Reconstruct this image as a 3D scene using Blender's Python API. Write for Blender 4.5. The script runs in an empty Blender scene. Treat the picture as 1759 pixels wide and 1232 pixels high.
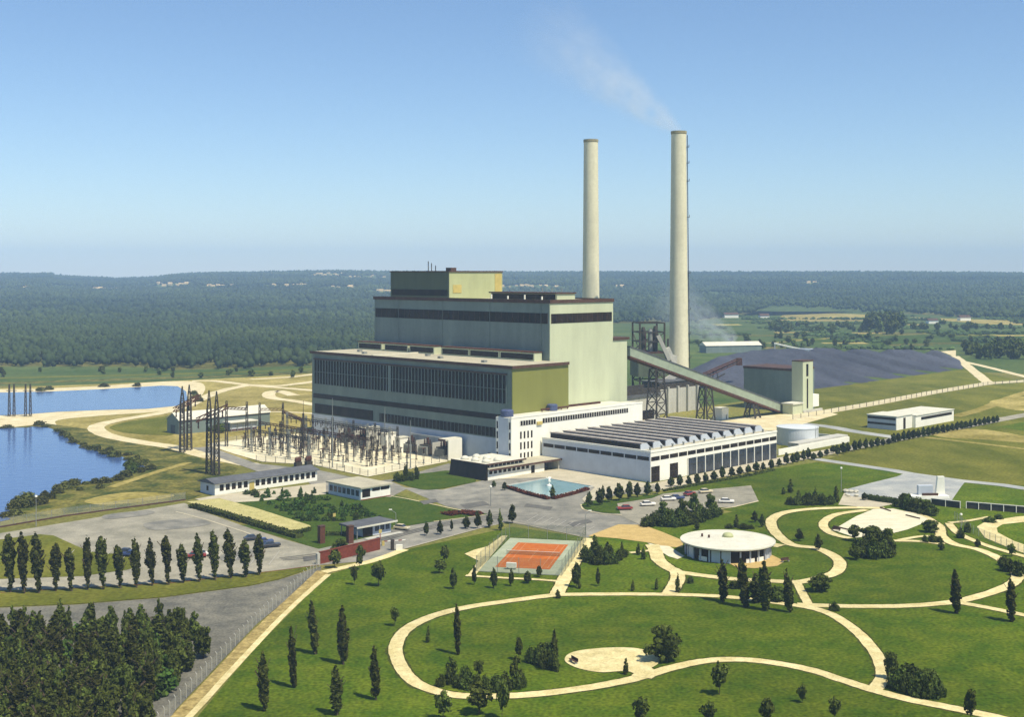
import bpy, math, random
import numpy as np
from mathutils import Vector, Matrix
from mathutils.geometry import tessellate_polygon
R2 = math.sqrt(.5)
SC = bpy.context.scene
COL = SC.collection
CAMH, HOR, FPX = 66.0, 470.0, 2110.0
rnd = random.Random(7)

# ------------------------------------------------------------------ helpers
def at(px, py, z=0.0):
    """ground point that the photo shows at pixel (px, py)"""
    Y = (CAMH - z) * FPX / (py - HOR)
    return ((px - 880) * Y / FPX, Y)
def W(u, v):
    """site grid (u: along the workshop front, v: along the long facade) to world"""
    return ((u - v) * R2, (u + v) * R2)
def v_on_u(px, u):
    k = (px - 880) / FPX
    return u * (1 - k) / (1 + k)
def u_on_v(px, v):
    k = (px - 880) / FPX
    return v * (1 + k) / (1 - k)

class MB:
    def __init__(s): s.v = []; s.f = []
    def add(s, vs, fs):
        n = len(s.v); s.v += [tuple(p) for p in vs]; s.f += [tuple(i + n for i in f) for f in fs]; return s
    def box(s, x0, y0, z0, x1, y1, z1):
        if x0 > x1: x0, x1 = x1, x0
        if y0 > y1: y0, y1 = y1, y0
        if z0 > z1: z0, z1 = z1, z0
        return s.add([(x0,y0,z0),(x1,y0,z0),(x1,y1,z0),(x0,y1,z0),(x0,y0,z1),(x1,y0,z1),(x1,y1,z1),(x0,y1,z1)],
              [(0,3,2,1),(4,5,6,7),(0,1,5,4),(1,2,6,5),(2,3,7,6),(3,0,4,7)])
    def bar(s, a, b, w, h=None):
        """square bar from a to b"""
        h = h or w; a = Vector(a); b = Vector(b); d = (b - a).normalized()
        up = Vector((0,0,1)) if abs(d.z) < .95 else Vector((1,0,0))
        r = d.cross(up).normalized() * w / 2; t = r.cross(d).normalized() * h / 2
        return s.add([a-r-t, a+r-t, a+r+t, a-r+t, b-r-t, b+r-t, b+r+t, b-r+t],
              [(0,1,2,3),(7,6,5,4),(0,4,5,1),(1,5,6,2),(2,6,7,3),(3,7,4,0)])
    def lathe(s, prof, n=16, c=(0,0,0), cap=True):
        """prof: [(r,z)...]"""
        vs = []; fs = []; m = len(prof)
        for r, z in prof:
            for i in range(n):
                a = 2*math.pi*i/n; vs.append((c[0]+r*math.cos(a), c[1]+r*math.sin(a), c[2]+z))
        for j in range(m-1):
            for i in range(n):
                k = (i+1) % n; fs.append((j*n+i, j*n+k, (j+1)*n+k, (j+1)*n+i))
        if cap:
            fs.append(tuple(range(n-1,-1,-1))); fs.append(tuple((m-1)*n+i for i in range(n)))
        return s.add(vs, fs)
    def prism(s, poly, y0, y1):
        """poly in (x,z) extruded along y"""
        n = len(poly)
        vs = [(x,y0,z) for x,z in poly] + [(x,y1,z) for x,z in poly]
        fs = [tuple(range(n-1,-1,-1)), tuple(range(n,2*n))] + [(i,(i+1)%n,n+(i+1)%n,n+i) for i in range(n)]
        fs = [f[::-1] for f in fs]
        return s.add(vs, fs)
    def prismx(s, poly, x0, x1):
        """poly in (y,z) extruded along x"""
        n = len(poly)
        vs = [(x0,y,z) for y,z in poly] + [(x1,y,z) for y,z in poly]
        fs = [tuple(range(n-1,-1,-1)), tuple(range(n,2*n))] + [(i,(i+1)%n,n+(i+1)%n,n+i) for i in range(n)]
        return s.add(vs, fs)
    def build(s, name, m, parent=None, smooth=False, bevel=0):
        me = bpy.data.meshes.new(name); me.from_pydata(s.v, [], s.f); me.update()
        me.materials.append(m)
        if smooth:
            me.polygons.foreach_set('use_smooth', [True]*len(me.polygons))
        o = bpy.data.objects.new(name, me); COL.objects.link(o)
        if parent: o.parent = parent
        if bevel:
            b = o.modifiers.new('bevel', 'BEVEL'); b.width = bevel; b.segments = 2; b.limit_method = 'ANGLE'
        return o

def tag(o, label=None, cat=None, group=None, kind=None):
    if label: o['label'] = label
    if cat: o['category'] = cat
    if group: o['group'] = group
    if kind: o['kind'] = kind
    return o
def thing(name, label, cat, x, y, rz=0.0, z=0.0, group=None):
    o = bpy.data.objects.new(name, None); o.empty_display_size = .5
    COL.objects.link(o); o.location = (x, y, z); o.rotation_euler = (0,0,rz)
    return tag(o, label, cat, group)
def site(name, label, cat, u, v, group=None, z=0.0):
    x, y = W(u, v); return thing(name, label, cat, x, y, math.pi/4, z, group)
def copy_tree(o, parent=None):
    c = o.copy(); COL.objects.link(c)
    if parent: c.parent = parent
    for ch in [x for x in o.children]:
        copy_tree(ch, c)
    return c
WORDS = 'first second third fourth fifth sixth seventh eighth ninth tenth eleventh twelfth thirteenth fourteenth fifteenth sixteenth seventeenth eighteenth nineteenth twentieth'.split()
TENS = ['', '', 'twenty', 'thirty', 'forty', 'fifty', 'sixty']
def nth(i):
    """1 -> first"""
    if i <= 20: return WORDS[i-1]
    t, r = divmod(i, 10)
    if r == 0: return {30:'thirtieth',40:'fortieth',50:'fiftieth',60:'sixtieth'}[i]
    return TENS[t] + '-' + WORDS[r-1]

# ------------------------------------------------------------------ materials
def nt(name):
    m = bpy.data.materials.new(name); m.use_nodes = True
    t = m.node_tree; b = t.nodes['Principled BSDF']
    return m, t, b
def mat(name, col, rough=.75, var=.12, scale=.6, col2=None, big=0, bump=0.0, bscale=None, coord='Object', spec=.25, panel=None, metal=0.0, stretch=None, lo=.35, hi=.65, fine=0.0, fscale=3.0):
    """noise-varied surface. big: strength of a second, much larger pattern; panel: (w,h,depth) seams"""
    m, t, b = nt(name); N = t.nodes; L = t.links
    b.inputs['Roughness'].default_value = rough
    b.inputs['Specular IOR Level'].default_value = spec
    b.inputs['Metallic'].default_value = metal
    if coord == 'World':
        g = N.new('ShaderNodeNewGeometry'); vec = g.outputs['Position']
    else:
        g = N.new('ShaderNodeTexCoord'); vec = g.outputs['Object']
    if stretch:
        mp = N.new('ShaderNodeMapping'); mp.inputs['Scale'].default_value = stretch
        L.new(vec, mp.inputs['Vector']); vec2 = mp.outputs[0]
    else: vec2 = vec
    n = N.new('ShaderNodeTexNoise'); n.inputs['Scale'].default_value = scale; n.inputs['Detail'].default_value = 6
    n.inputs['Roughness'].default_value = .65
    L.new(vec2, n.inputs['Vector'])
    r = N.new('ShaderNodeMapRange'); r.inputs['From Min'].default_value = lo; r.inputs['From Max'].default_value = hi
    L.new(n.outputs['Fac'], r.inputs['Value'])
    c1 = col if col2 else tuple(c*(1-var) for c in col)
    c2 = col2 or tuple(min(1, c*(1+var)) for c in col)
    mx = N.new('ShaderNodeMix'); mx.data_type = 'RGBA'
    mx.inputs['A'].default_value = (*c1, 1); mx.inputs['B'].default_value = (*c2, 1)
    L.new(r.outputs[0], mx.inputs['Factor'])
    out = mx.outputs['Result']
    def mul(out, fac_socket, lo_, hi_, fmin=.3, fmax=.7):
        rr = N.new('ShaderNodeMapRange'); rr.inputs['From Min'].default_value = fmin; rr.inputs['From Max'].default_value = fmax
        rr.inputs['To Min'].default_value = lo_; rr.inputs['To Max'].default_value = hi_
        L.new(fac_socket, rr.inputs['Value'])
        mm = N.new('ShaderNodeMix'); mm.data_type = 'RGBA'; mm.blend_type = 'MULTIPLY'; mm.inputs['Factor'].default_value = 1
        L.new(out, mm.inputs['A']); L.new(rr.outputs[0], mm.inputs['B'])
        return mm.outputs['Result']
    if big:
        n2 = N.new('ShaderNodeTexNoise'); n2.inputs['Scale'].default_value = scale*.07; n2.inputs['Detail'].default_value = 4
        L.new(vec, n2.inputs['Vector']); out = mul(out, n2.outputs['Fac'], 1-big, 1+big)
    if fine:
        n4 = N.new('ShaderNodeTexNoise'); n4.inputs['Scale'].default_value = fscale; n4.inputs['Detail'].default_value = 3
        L.new(vec, n4.inputs['Vector']); out = mul(out, n4.outputs['Fac'], 1-fine, 1+fine)
    if panel:
        w_, h_, d_ = panel
        # seams in the three object axes: x+y along the wall, z up
        sx = N.new('ShaderNodeSeparateXYZ'); L.new(vec, sx.inputs[0])
        ad = N.new('ShaderNodeMath'); ad.operation = 'ADD'; L.new(sx.outputs[0], ad.inputs[0]); L.new(sx.outputs[1], ad.inputs[1])
        cb = N.new('ShaderNodeCombineXYZ'); L.new(ad.outputs[0], cb.inputs[0]); L.new(sx.outputs[2], cb.inputs[1])
        br = N.new('ShaderNodeTexBrick'); br.inputs['Scale'].default_value = 1; br.inputs['Brick Width'].default_value = w_
        br.inputs['Row Height'].default_value = h_; br.inputs['Mortar Size'].default_value = .05; br.offset = 0
        br.inputs['Color1'].default_value = (1,1,1,1); br.inputs['Color2'].default_value = (1-d_*.5,)*3+(1,); br.inputs['Mortar'].default_value = (1-d_,)*3+(1,)
        L.new(cb.outputs[0], br.inputs['Vector'])
        mm = N.new('ShaderNodeMix'); mm.data_type = 'RGBA'; mm.blend_type = 'MULTIPLY'; mm.inputs['Factor'].default_value = 1
        L.new(out, mm.inputs['A']); L.new(br.outputs['Color'], mm.inputs['B']); out = mm.outputs['Result']
    L.new(out, b.inputs['Base Color'])
    if bump:
        n3 = N.new('ShaderNodeTexNoise'); n3.inputs['Scale'].default_value = bscale or scale*4; n3.inputs['Detail'].default_value = 4
        L.new(vec, n3.inputs['Vector'])
        bp = N.new('ShaderNodeBump'); bp.inputs['Strength'].default_value = bump; bp.inputs['Distance'].default_value = .3
        L.new(n3.outputs['Fac'], bp.inputs['Height']); L.new(bp.outputs[0], b.inputs['Normal'])
    return m
def leafmat(name, col, rng=.45, scale=1.2, warm=None):
    """foliage: clump noise, plus each plant its own tone"""
    m, t, b = nt(name); N = t.nodes; L = t.links
    b.inputs['Roughness'].default_value = .8; b.inputs['Specular IOR Level'].default_value = .04
    tc = N.new('ShaderNodeTexCoord'); oi = N.new('ShaderNodeObjectInfo')
    n = N.new('ShaderNodeTexNoise'); n.inputs['Scale'].default_value = scale; n.inputs['Detail'].default_value = 5
    L.new(tc.outputs['Object'], n.inputs['Vector'])
    r = N.new('ShaderNodeMapRange'); r.inputs['From Min'].default_value = .3; r.inputs['From Max'].default_value = .7
    L.new(n.outputs['Fac'], r.inputs['Value'])
    mx = N.new('ShaderNodeMix'); mx.data_type = 'RGBA'
    mx.inputs['A'].default_value = (*[c*(1-rng) for c in col], 1)
    w = warm or tuple(c*(1+rng) for c in col)
    mx.inputs['B'].default_value = (*w, 1)
    L.new(r.outputs[0], mx.inputs['Factor'])
    hs = N.new('ShaderNodeHueSaturation')
    r2 = N.new('ShaderNodeMapRange'); r2.inputs['To Min'].default_value = .7; r2.inputs['To Max'].default_value = 1.3
    gg = N.new('ShaderNodeNewGeometry'); r4 = N.new('ShaderNodeMapRange'); r4.inputs['To Min'].default_value = .55; r4.inputs['To Max'].default_value = 1.6
    L.new(gg.outputs['Random Per Island'], r4.inputs['Value']); mv = N.new('ShaderNodeMath'); mv.operation = 'MULTIPLY'; L.new(r4.outputs[0], mv.inputs[1])
    L.new(oi.outputs['Random'], r2.inputs['Value']); L.new(r2.outputs[0], mv.inputs[0]); L.new(mv.outputs[0], hs.inputs['Value'])
    r3 = N.new('ShaderNodeMapRange'); r3.inputs['To Min'].default_value = .485; r3.inputs['To Max'].default_value = .515
    L.new(oi.outputs['Random'], r3.inputs['Value']); L.new(r3.outputs[0], hs.inputs['Hue'])
    L.new(mx.outputs['Result'], hs.inputs['Color']); L.new(hs.outputs[0], b.inputs['Base Color'])
    return m

M = {}
G = dict(coord='World')
# grounds
M['field'] = mat('field_grass', (.13,.14,.03), .95, col2=(.20,.18,.05), scale=.035, big=.3, fine=.3, fscale=.8, spec=.05, **G)
M['lawn'] = mat('mown_lawn', (.045,.086,.004), .95, col2=(.096,.125,.008), scale=.14, big=.34, fine=.45, fscale=1.5, spec=.05, **G)
M['lawn2'] = mat('young_lawn', (.035,.07,.008), .95, col2=(.062,.09,.011), scale=.2, fine=.3, fscale=1.5, spec=.05, **G)
M['dry'] = mat('dry_grass', (.20,.17,.035), .95, col2=(.40,.33,.11), scale=.05, big=.25, fine=.3, fscale=.6, spec=.05, **G)
M['olive'] = mat('olive_field', (.085,.10,.010), .95, col2=(.165,.16,.024), scale=.06, big=.2, fine=.28, fscale=1., spec=.05, stretch=(1,.5,1), **G)
M['bank'] = mat('overgrown_bank', (.045,.062,.012), .95, col2=(.17,.15,.035), scale=.12, big=.3, fine=.4, fscale=.9, spec=.05, lo=.4, hi=.6, **G)
M['meadow'] = mat('green_meadow', (.048,.085,.02), .95, col2=(.10,.13,.035), scale=.02, big=.2, fine=.2, fscale=.3, spec=.05, **G)
M['sand'] = mat('pale_dirt', (.52,.44,.24), .95, col2=(.68,.60,.38), scale=.15, fine=.15, fscale=2., spec=.05, **G)
M['path'] = mat('gravel_path', (.50,.42,.19), .95, col2=(.68,.59,.31), scale=.35, big=.12, fine=.16, fscale=3., spec=.05, **G)
M['track'] = mat('grassy_track', (.20,.15,.05), .95, col2=(.42,.33,.13), scale=.6, fine=.25, fscale=2., spec=.05, **G)
M['asphalt'] = mat('worn_asphalt', (.16,.158,.135), .9, col2=(.29,.275,.22), scale=.18, big=.2, fine=.14, fscale=3., spec=.1, **G)
M['lot'] = mat('car_park_asphalt', (.21,.20,.15), .9, col2=(.34,.315,.235), scale=.14, big=.2, fine=.14, fscale=2., spec=.1, **G)
M['lotdark'] = mat('gravel_yard', (.095,.095,.08), .95, col2=(.19,.18,.14), scale=.15, big=.2, fine=.25, fscale=2., spec=.05, **G)
M['lotblue'] = mat('pale_grey_lot', (.27,.29,.28), .9, col2=(.42,.42,.37), scale=.1, big=.12, fine=.1, fscale=2., spec=.1, **G)
M['plaza'] = mat('sandy_forecourt', (.42,.30,.11), .95, col2=(.52,.38,.15), scale=.4, fine=.12, fscale=4., spec=.05, **G)
M['concrete_ground'] = mat('concrete_paving', (.40,.36,.25), .9, col2=(.50,.45,.32), scale=.2, fine=.1, fscale=2., spec=.1, **G)
M['yard'] = mat('switchyard_gravel', (.58,.52,.33), .95, col2=(.75,.69,.48), scale=.2, fine=.15, fscale=2., spec=.05, **G)
M['coal'] = mat('coal', (.040,.043,.056), .8, col2=(.066,.070,.088), scale=.05, big=.25, fine=.3, fscale=.7, bump=.6, bscale=.5, spec=.3, stretch=(1,.35,1), **G)
M['verge'] = mat('dark_edge_grass', (.026,.042,.004), .95, col2=(.07,.07,.015), scale=.8, fine=.4, fscale=2., spec=.05, **G)  # darker green than the mown lawn, drawn along both footpath edges
M['patch'] = mat('asphalt_patch', (.10,.10,.09), .9, col2=(.15,.145,.125), scale=.3, fine=.12, fscale=3., spec=.1, **G)
M['palestrip'] = mat('bleached_grass', (.36,.33,.12), .95, col2=(.48,.43,.19), scale=.3, fine=.2, fscale=2., spec=.05, **G)
M['boules'] = mat('raked_sand', (.54,.50,.33), .95, col2=(.70,.66,.48), scale=.8, stretch=(.25,1.2,1), fine=.08, spec=.05, **G)
M['sawroof'] = mat('sawtooth_sheeting', (.34,.32,.28), .8, var=.25, scale=.5)
M['whiteline'] = mat('road_paint', (.44,.42,.36), .8, var=.15, **G)
# water
m, t, b = nt('pond_water'); b.inputs['Base Color'].default_value = (.05,.10,.25,1); b.inputs['Roughness'].default_value = .12
b.inputs['Specular IOR Level'].default_value = .5
g = t.nodes.new('ShaderNodeNewGeometry'); n = t.nodes.new('ShaderNodeTexNoise'); n.inputs['Scale'].default_value = .35; n.inputs['Detail'].default_value = 4
mp = t.nodes.new('ShaderNodeMapping'); mp.inputs['Scale'].default_value = (.6,1.4,1)
t.links.new(g.outputs['Position'], mp.inputs['Vector']); t.links.new(mp.outputs[0], n.inputs['Vector'])
bp = t.nodes.new('ShaderNodeBump'); bp.inputs['Strength'].default_value = .35; bp.inputs['Distance'].default_value = .25
t.links.new(n.outputs['Fac'], bp.inputs['Height']); t.links.new(bp.outputs[0], b.inputs['Normal']); M['water'] = m
M['pool'] = mat('pool_water', (.17,.31,.33), .15, var=.1, scale=.3, spec=.5)
# building paints
M['teal'] = mat('grey_green_cladding', (.165,.207,.172), .6, var=.13, scale=.12, panel=(3.0,60,.14), stretch=(1,1,.2), fine=.05, fscale=.6)
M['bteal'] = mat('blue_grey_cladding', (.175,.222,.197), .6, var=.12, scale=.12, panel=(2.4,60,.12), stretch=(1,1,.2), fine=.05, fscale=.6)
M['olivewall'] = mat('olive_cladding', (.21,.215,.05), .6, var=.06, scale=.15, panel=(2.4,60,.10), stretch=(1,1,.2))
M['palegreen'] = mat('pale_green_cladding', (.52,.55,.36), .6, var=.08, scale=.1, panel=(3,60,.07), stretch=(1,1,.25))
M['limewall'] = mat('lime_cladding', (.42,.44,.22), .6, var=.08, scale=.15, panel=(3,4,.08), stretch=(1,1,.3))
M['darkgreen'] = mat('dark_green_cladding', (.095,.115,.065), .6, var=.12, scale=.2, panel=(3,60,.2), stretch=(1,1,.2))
M['white'] = mat('white_render', (.82,.80,.68), .75, var=.05, scale=.2, stretch=(1,1,.25), fine=.03, fscale=1.)
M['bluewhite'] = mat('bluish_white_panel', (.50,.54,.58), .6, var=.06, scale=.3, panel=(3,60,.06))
M['concrete'] = mat('weathered_concrete', (.46,.45,.38), .85, var=.12, scale=.25, stretch=(1,1,.2), fine=.06, fscale=1.)
M['stack'] = mat('chimney_concrete', (.70,.66,.46), .85, var=.10, scale=.15, stretch=(1,1,.1), panel=(60,3.2,.08), fine=.05, fscale=.6)
M['stackrim'] = mat('sooty_rim', (.30,.27,.16), .9, var=.2, scale=.3)
M['glass'] = mat('dark_glass', (.020,.013,.008), .4, var=.6, scale=.25, spec=.12, stretch=(1,1,.3))
M['blueglass'] = mat('blue_glass', (.035,.045,.06), .2, var=.5, scale=.4, spec=.5)
M['roof'] = mat('gravel_roof', (.42,.39,.28), .95, var=.12, scale=.2, fine=.1, fscale=2., spec=.05)
M['roofpale'] = mat('pale_roof', (.60,.58,.46), .9, var=.08, scale=.25, fine=.06, fscale=1.5, spec=.1)
M['roofgrey'] = mat('grey_roof', (.10,.105,.11), .8, var=.2, scale=.4, fine=.1, fscale=2.)
M['edge'] = mat('brown_flashing', (.085,.045,.03), .7, var=.25, scale=.6)
M['steel'] = mat('dark_steel', (.05,.042,.032), .6, var=.3, scale=.8)
M['rust'] = mat('rusty_steel', (.085,.035,.022), .8, var=.35, scale=.8)
M['galv'] = mat('galvanised_steel', (.26,.27,.24), .5, var=.15, scale=1., metal=.2)
M['porcelain'] = mat('brown_porcelain', (.04,.022,.014), .35, var=.3, scale=2., spec=.5)
M['darkbrick'] = mat('brown_brick', (.13,.05,.026), .85, var=.25, scale=1.5, panel=(.5,.16,.25))
M['brick'] = mat('red_brick', (.20,.045,.024), .85, var=.2, scale=1.5, panel=(.5,.16,.25))
M['court'] = mat('clay_court', (.40,.10,.02), .95, col2=(.48,.145,.03), scale=.5, fine=.08, fscale=3., spec=.05, **G)
M['courtgreen'] = mat('green_court', (.29,.33,.22), .95, col2=(.38,.41,.29), scale=.3, fine=.08, fscale=3., spec=.05, **G)
M['redflower'] = mat('red_blossom', (.11,.022,.014), .9, col2=(.07,.03,.012), scale=2.5, spec=.1)
M['bluetank'] = mat('blue_paint', (.07,.09,.17), .5, var=.15)
M['tank'] = mat('tank_white', (.60,.63,.62), .5, var=.06, scale=.2, panel=(6,2.2,.06))
M['wood'] = mat('bark', (.09,.065,.04), .9, var=.3, scale=3., stretch=(1,1,.3))
M['rubber'] = mat('tyre_rubber', (.02,.02,.02), .8, var=.2)
M['stone'] = mat('pale_stone', (.5,.47,.36), .9, var=.2, scale=1.5)
M['yellow'] = mat('yellow_paint', (.50,.40,.12), .6, var=.1)
for k, c in dict(car_white=(.78,.75,.66), car_red=(.25,.025,.02), car_blue=(.03,.05,.14), car_dark=(.035,.035,.04), car_cream=(.60,.52,.33)).items():
    M[k] = mat(k+'_paint', c, .3, var=.04, spec=.5)
# foliage
M['poplar'] = leafmat('poplar_leaves', (.050,.056,.011), .45, 1.3)
M['street'] = leafmat('street_tree_leaves', (.040,.050,.012), .45, 1.5)
M['bush'] = leafmat('bush_leaves', (.048,.064,.012), .5, 1.2)
M['conifer'] = leafmat('conifer_needles', (.066,.082,.015), .5, 1.2)
M['broad'] = leafmat('broad_leaves', (.062,.080,.014), .5, .8)
M['young'] = leafmat('young_shrub_leaves', (.045,.08,.014), .5, 2.)
M['galgrey'] = mat('gallery_sheeting', (.31,.36,.26), .6, var=.1, scale=.3, panel=(2.4,60,.12))
M['courtline'] = mat('court_tape', (.60,.36,.20), .8, var=.1, **G)
M['shore'] = leafmat('shore_scrub_leaves', (.05,.068,.018), .5, .8, warm=(.12,.12,.03))
m, t, b = nt('forest_leaves'); N = t.nodes; L = t.links
b.inputs['Roughness'].default_value = .8; b.inputs['Specular IOR Level'].default_value = .1
g = N.new('ShaderNodeNewGeometry')
n = N.new('ShaderNodeTexNoise'); n.inputs['Scale'].default_value = .0022; n.inputs['Detail'].default_value = 7; n.inputs['Roughness'].default_value = .7
L.new(g.outputs['Position'], n.inputs['Vector'])
r = N.new('ShaderNodeValToRGB'); r.color_ramp.elements[0].position = .38; r.color_ramp.elements[1].position = .66
r.color_ramp.elements[0].color = (.016,.030,.013,1); r.color_ramp.elements[1].color = (.058,.082,.024,1)
L.new(n.outputs['Fac'], r.inputs[0])
wn = N.new('ShaderNodeMapRange'); wn.inputs['To Min'].default_value = .72; wn.inputs['To Max'].default_value = 1.3
L.new(g.outputs['Random Per Island'], wn.inputs['Value'])
mm = N.new('ShaderNodeMix'); mm.data_type = 'RGBA'; mm.blend_type = 'MULTIPLY'; mm.inputs['Factor'].default_value = 1
L.new(r.outputs[0], mm.inputs['A']); L.new(wn.outputs[0], mm.inputs['B']); L.new(mm.outputs['Result'], b.inputs['Base Color'])
M['forest'] = m
# chain link: open wire cloth
def wirecloth(name, col, cover):
    m, t, b = nt(name); N = t.nodes; L = t.links
    b.inputs['Base Color'].default_value = (*col,1); b.inputs['Roughness'].default_value = .5
    tr = N.new('ShaderNodeBsdfTransparent'); ms = N.new('ShaderNodeMixShader'); ms.inputs[0].default_value = cover
    L.new(tr.outputs[0], ms.inputs[1]); L.new(b.outputs[0], ms.inputs[2]); L.new(ms.outputs[0], N['Material Output'].inputs['Surface'])
    return m
M['chain'] = wirecloth('chain_link', (.42,.42,.36), .22)
M['chaingreen'] = wirecloth('green_court_netting', (.12,.15,.09), .3)

# ------------------------------------------------------------------ ground sheets
ZL = {0: .02, 1: .05, 2: .08, 3: .12, 4: .17}
ZN = {}
def layer(k):
    ZN[k] = ZN.get(k, 0) + 1
    return ZL[k] + .0012 * ZN[k] if k != 2 else ZL[k] + .0015 * ZN[k]
def catmull(P, closed, n=6):
    out = []; N_ = len(P)
    rng = range(N_) if closed else range(N_-1)
    for i in rng:
        if closed: p0, p1, p2, p3 = P[i-1], P[i], P[(i+1) % N_], P[(i+2) % N_]
        else: p0, p1, p2, p3 = P[max(i-1,0)], P[i], P[i+1], P[min(i+2,N_-1)]
        for k in range(n):
            t_ = k/n
            out.append(tuple(.5*(2*b_ + (c_-a_)*t_ + (2*a_-5*b_+4*c_-d_)*t_*t_ + (3*b_-a_-3*c_+d_)*t_**3) for a_,b_,c_,d_ in zip(p0,p1,p2,p3)))
    if not closed: out.append(tuple(P[-1]))
    return out
def sheet(name, pts, m, lay, smooth=False, kind='structure', world=False):
    """flat ground surface outlined by the points where the photo shows its border"""
    P = [tuple(p) for p in pts] if world else [at(*p) for p in pts]
    if smooth: P = catmull(P, True)
    z = layer(lay)
    V3 = [Vector((x,y,0)) for x,y in P]
    tris = tessellate_polygon([V3])
    fs = []
    for a_,b_,c_ in tris:
        n_ = (V3[b_]-V3[a_]).cross(V3[c_]-V3[a_])
        fs.append((a_,b_,c_) if n_.z > 0 else (a_,c_,b_))
    mb = MB(); mb.add([(x,y,z) for x,y in P], fs)
    o = mb.build(name, m); o['kind'] = kind
    return o
def strip(name, pts, w, m, lay, smooth=True, world=False, kind='structure', n=8):
    """a path or road of width w along its centre line"""
    P = [tuple(p) for p in pts] if world else [at(*p[:2]) for p in pts]
    ws = [(p[2] if (len(p) > 2 and not world) else w) for p in pts]
    if smooth:
        Q = catmull([(x,y,ww) for (x,y),ww in zip(P,ws)], False, n)
    else: Q = [(x,y,ww) for (x,y),ww in zip(P,ws)]
    z = layer(lay); vs = []; fs = []
    for i, (x,y,ww) in enumerate(Q):
        a_ = Q[max(i-1,0)]; b_ = Q[min(i+1,len(Q)-1)]
        dx, dy = b_[0]-a_[0], b_[1]-a_[1]; l = math.hypot(dx,dy) or 1
        nx, ny = -dy/l, dx/l
        ja, jb = (rnd.uniform(.93,1.06), rnd.uniform(.93,1.06)) if smooth else (1, 1)
        vs += [(x+nx*ww/2*ja, y+ny*ww/2*ja, z), (x-nx*ww/2*jb, y-ny*ww/2*jb, z)]
        if i: fs.append((2*i-2, 2*i-1, 2*i+1, 2*i))
    mb = MB(); mb.add(vs, fs); o = mb.build(name, m); o['kind'] = kind
    if name == 'footpath':
        ZN['v'] = ZN.get('v',0)+1; zv = .064 + .0006*ZN['v']; vs2 = []
        for i in range(0, len(vs), 2):
            a_, b_ = Vector(vs[i]), Vector(vs[i+1]); d = (a_-b_).normalized()
            p = a_ + d*rnd.uniform(.15,.6); q = b_ - d*rnd.uniform(.15,.6); vs2 += [(p.x,p.y,zv),(q.x,q.y,zv)]
        mb = MB(); mb.add(vs2, fs); o2 = mb.build('path_verge', M['verge']); o2['kind'] = 'structure'
    return o

# base ground, out past the horizon ridge
mb = MB(); mb.add([(-9000,-300,0),(9000,-300,0),(9000,14000,0),(-9000,14000,0)], [(0,1,2,3)])
o = mb.build('ground', M['field']); o['kind'] = 'structure'

# hills
RIDGE = [(-600,468),(-60,470),(0,469),(85,467.5),(100,472),(130,474),(200,477),(270,475),(290,471),(340,468),(440,466.5),(580,464),(680,466),(860,466.5),(1040,466),(1200,466.5),(1400,466.5),(1540,466),(1759,468),(2300,466)]
YR, Y0H = 5000.0, 2200.0
_rx = np.array([p[0] for p in RIDGE], float); _ry = np.array([p[1] for p in RIDGE], float)
def hillz(X, Y):
    X = np.asarray(X, float); Y = np.asarray(Y, float)
    px = 880 + FPX*X/np.maximum(Y, 1)
    yr = np.interp(px, _rx, _ry)
    zr = CAMH + (HOR - yr)*YR/FPX - 9
    y0 = np.interp(px, [0, 900, 1200, 1759], [1900, 1900, 2200, 2000])
    s = np.clip((Y - y0)/(YR - y0), 0, 1); s = s*s*(3-2*s)*.55 + s*.45
    z = zr*s
    z = z + 3.0*s*(np.sin(X/310+1.3)*np.sin(Y/420) + .6*np.sin(X/140+Y/260)) * np.clip((YR-Y)/900, 0, 1)
    return np.where(Y > YR, zr + (Y-YR)*-.004, z)
ys = np.concatenate([np.linspace(1850, 5000, 60), np.array([5300, 6000, 8000])])
ks = np.linspace(-.62, .62, 130)
vs = []; fs = []
for j, yy in enumerate(ys):
    xx = ks*yy; zz = hillz(xx, np.full_like(xx, yy))
    if j == 0: zz = zz*0 - 1
    vs += list(zip(xx, np.full_like(xx, yy), np.maximum(zz, -1)+.05*(j>0)))
nk = len(ks)
for j in range(len(ys)-1):
    for i in range(nk-1): fs.append((j*nk+i, j*nk+i+1, (j+1)*nk+i+1, (j+1)*nk+i))
mb = MB(); mb.add(vs, fs); o = mb.build('hills', M['meadow'], smooth=True); o['kind'] = 'structure'
def hill_hit(px, py):
    for Y in np.arange(1000, 5000, 10.0):
        X = (px-880)*Y/FPX; z = float(hillz(X, Y)) if Y > 1900 else 0.0
        if HOR + (CAMH - z)*FPX/Y <= py: return X, Y, z
    return X, Y, z
# ================================================================== ground zones
# fields
sheet('meadow', [(-400,668),(-400,628),(240,630),(300,636),(535,628),(535,650),(330,655),(100,662)], M['meadow'], 0)
sheet('valley_meadow', [(1050,690),(1050,556),(1190,553),(1330,527),(1759,540),(2200,545),(2200,660),(1700,640),(1640,640),(1200,700)], M['meadow'], 0)
sheet('olive_field', [(1372,690),(1384,671),(1500,655),(1656,634),(1700,642),(1790,664),(2300,700),(2300,900),(1759,838),(1530,790),(1340,770),(1360,720)], M['olive'], 0)
sheet('pale_field', [(1330,553),(1352,535),(1500,541),(1480,552)], M['dry'], 1)
sheet('pale_field', [(1560,545),(1680,549),(1759,551),(1850,554),(1850,562),(1680,556)], M['dry'], 1)
sheet('green_field', [(1330,585),(1480,572),(1759,576),(1900,570),(1900,590),(1759,592),(1490,592)], M['lawn2'], 1)
strip('farm_track', [(1320,590),(1400,583),(1500,577),(1640,573)], 6, M['dry'], 2)
strip('farm_track', [(1240,552),(1330,551),(1500,548),(1660,553)], 5, M['dry'], 2)
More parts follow.
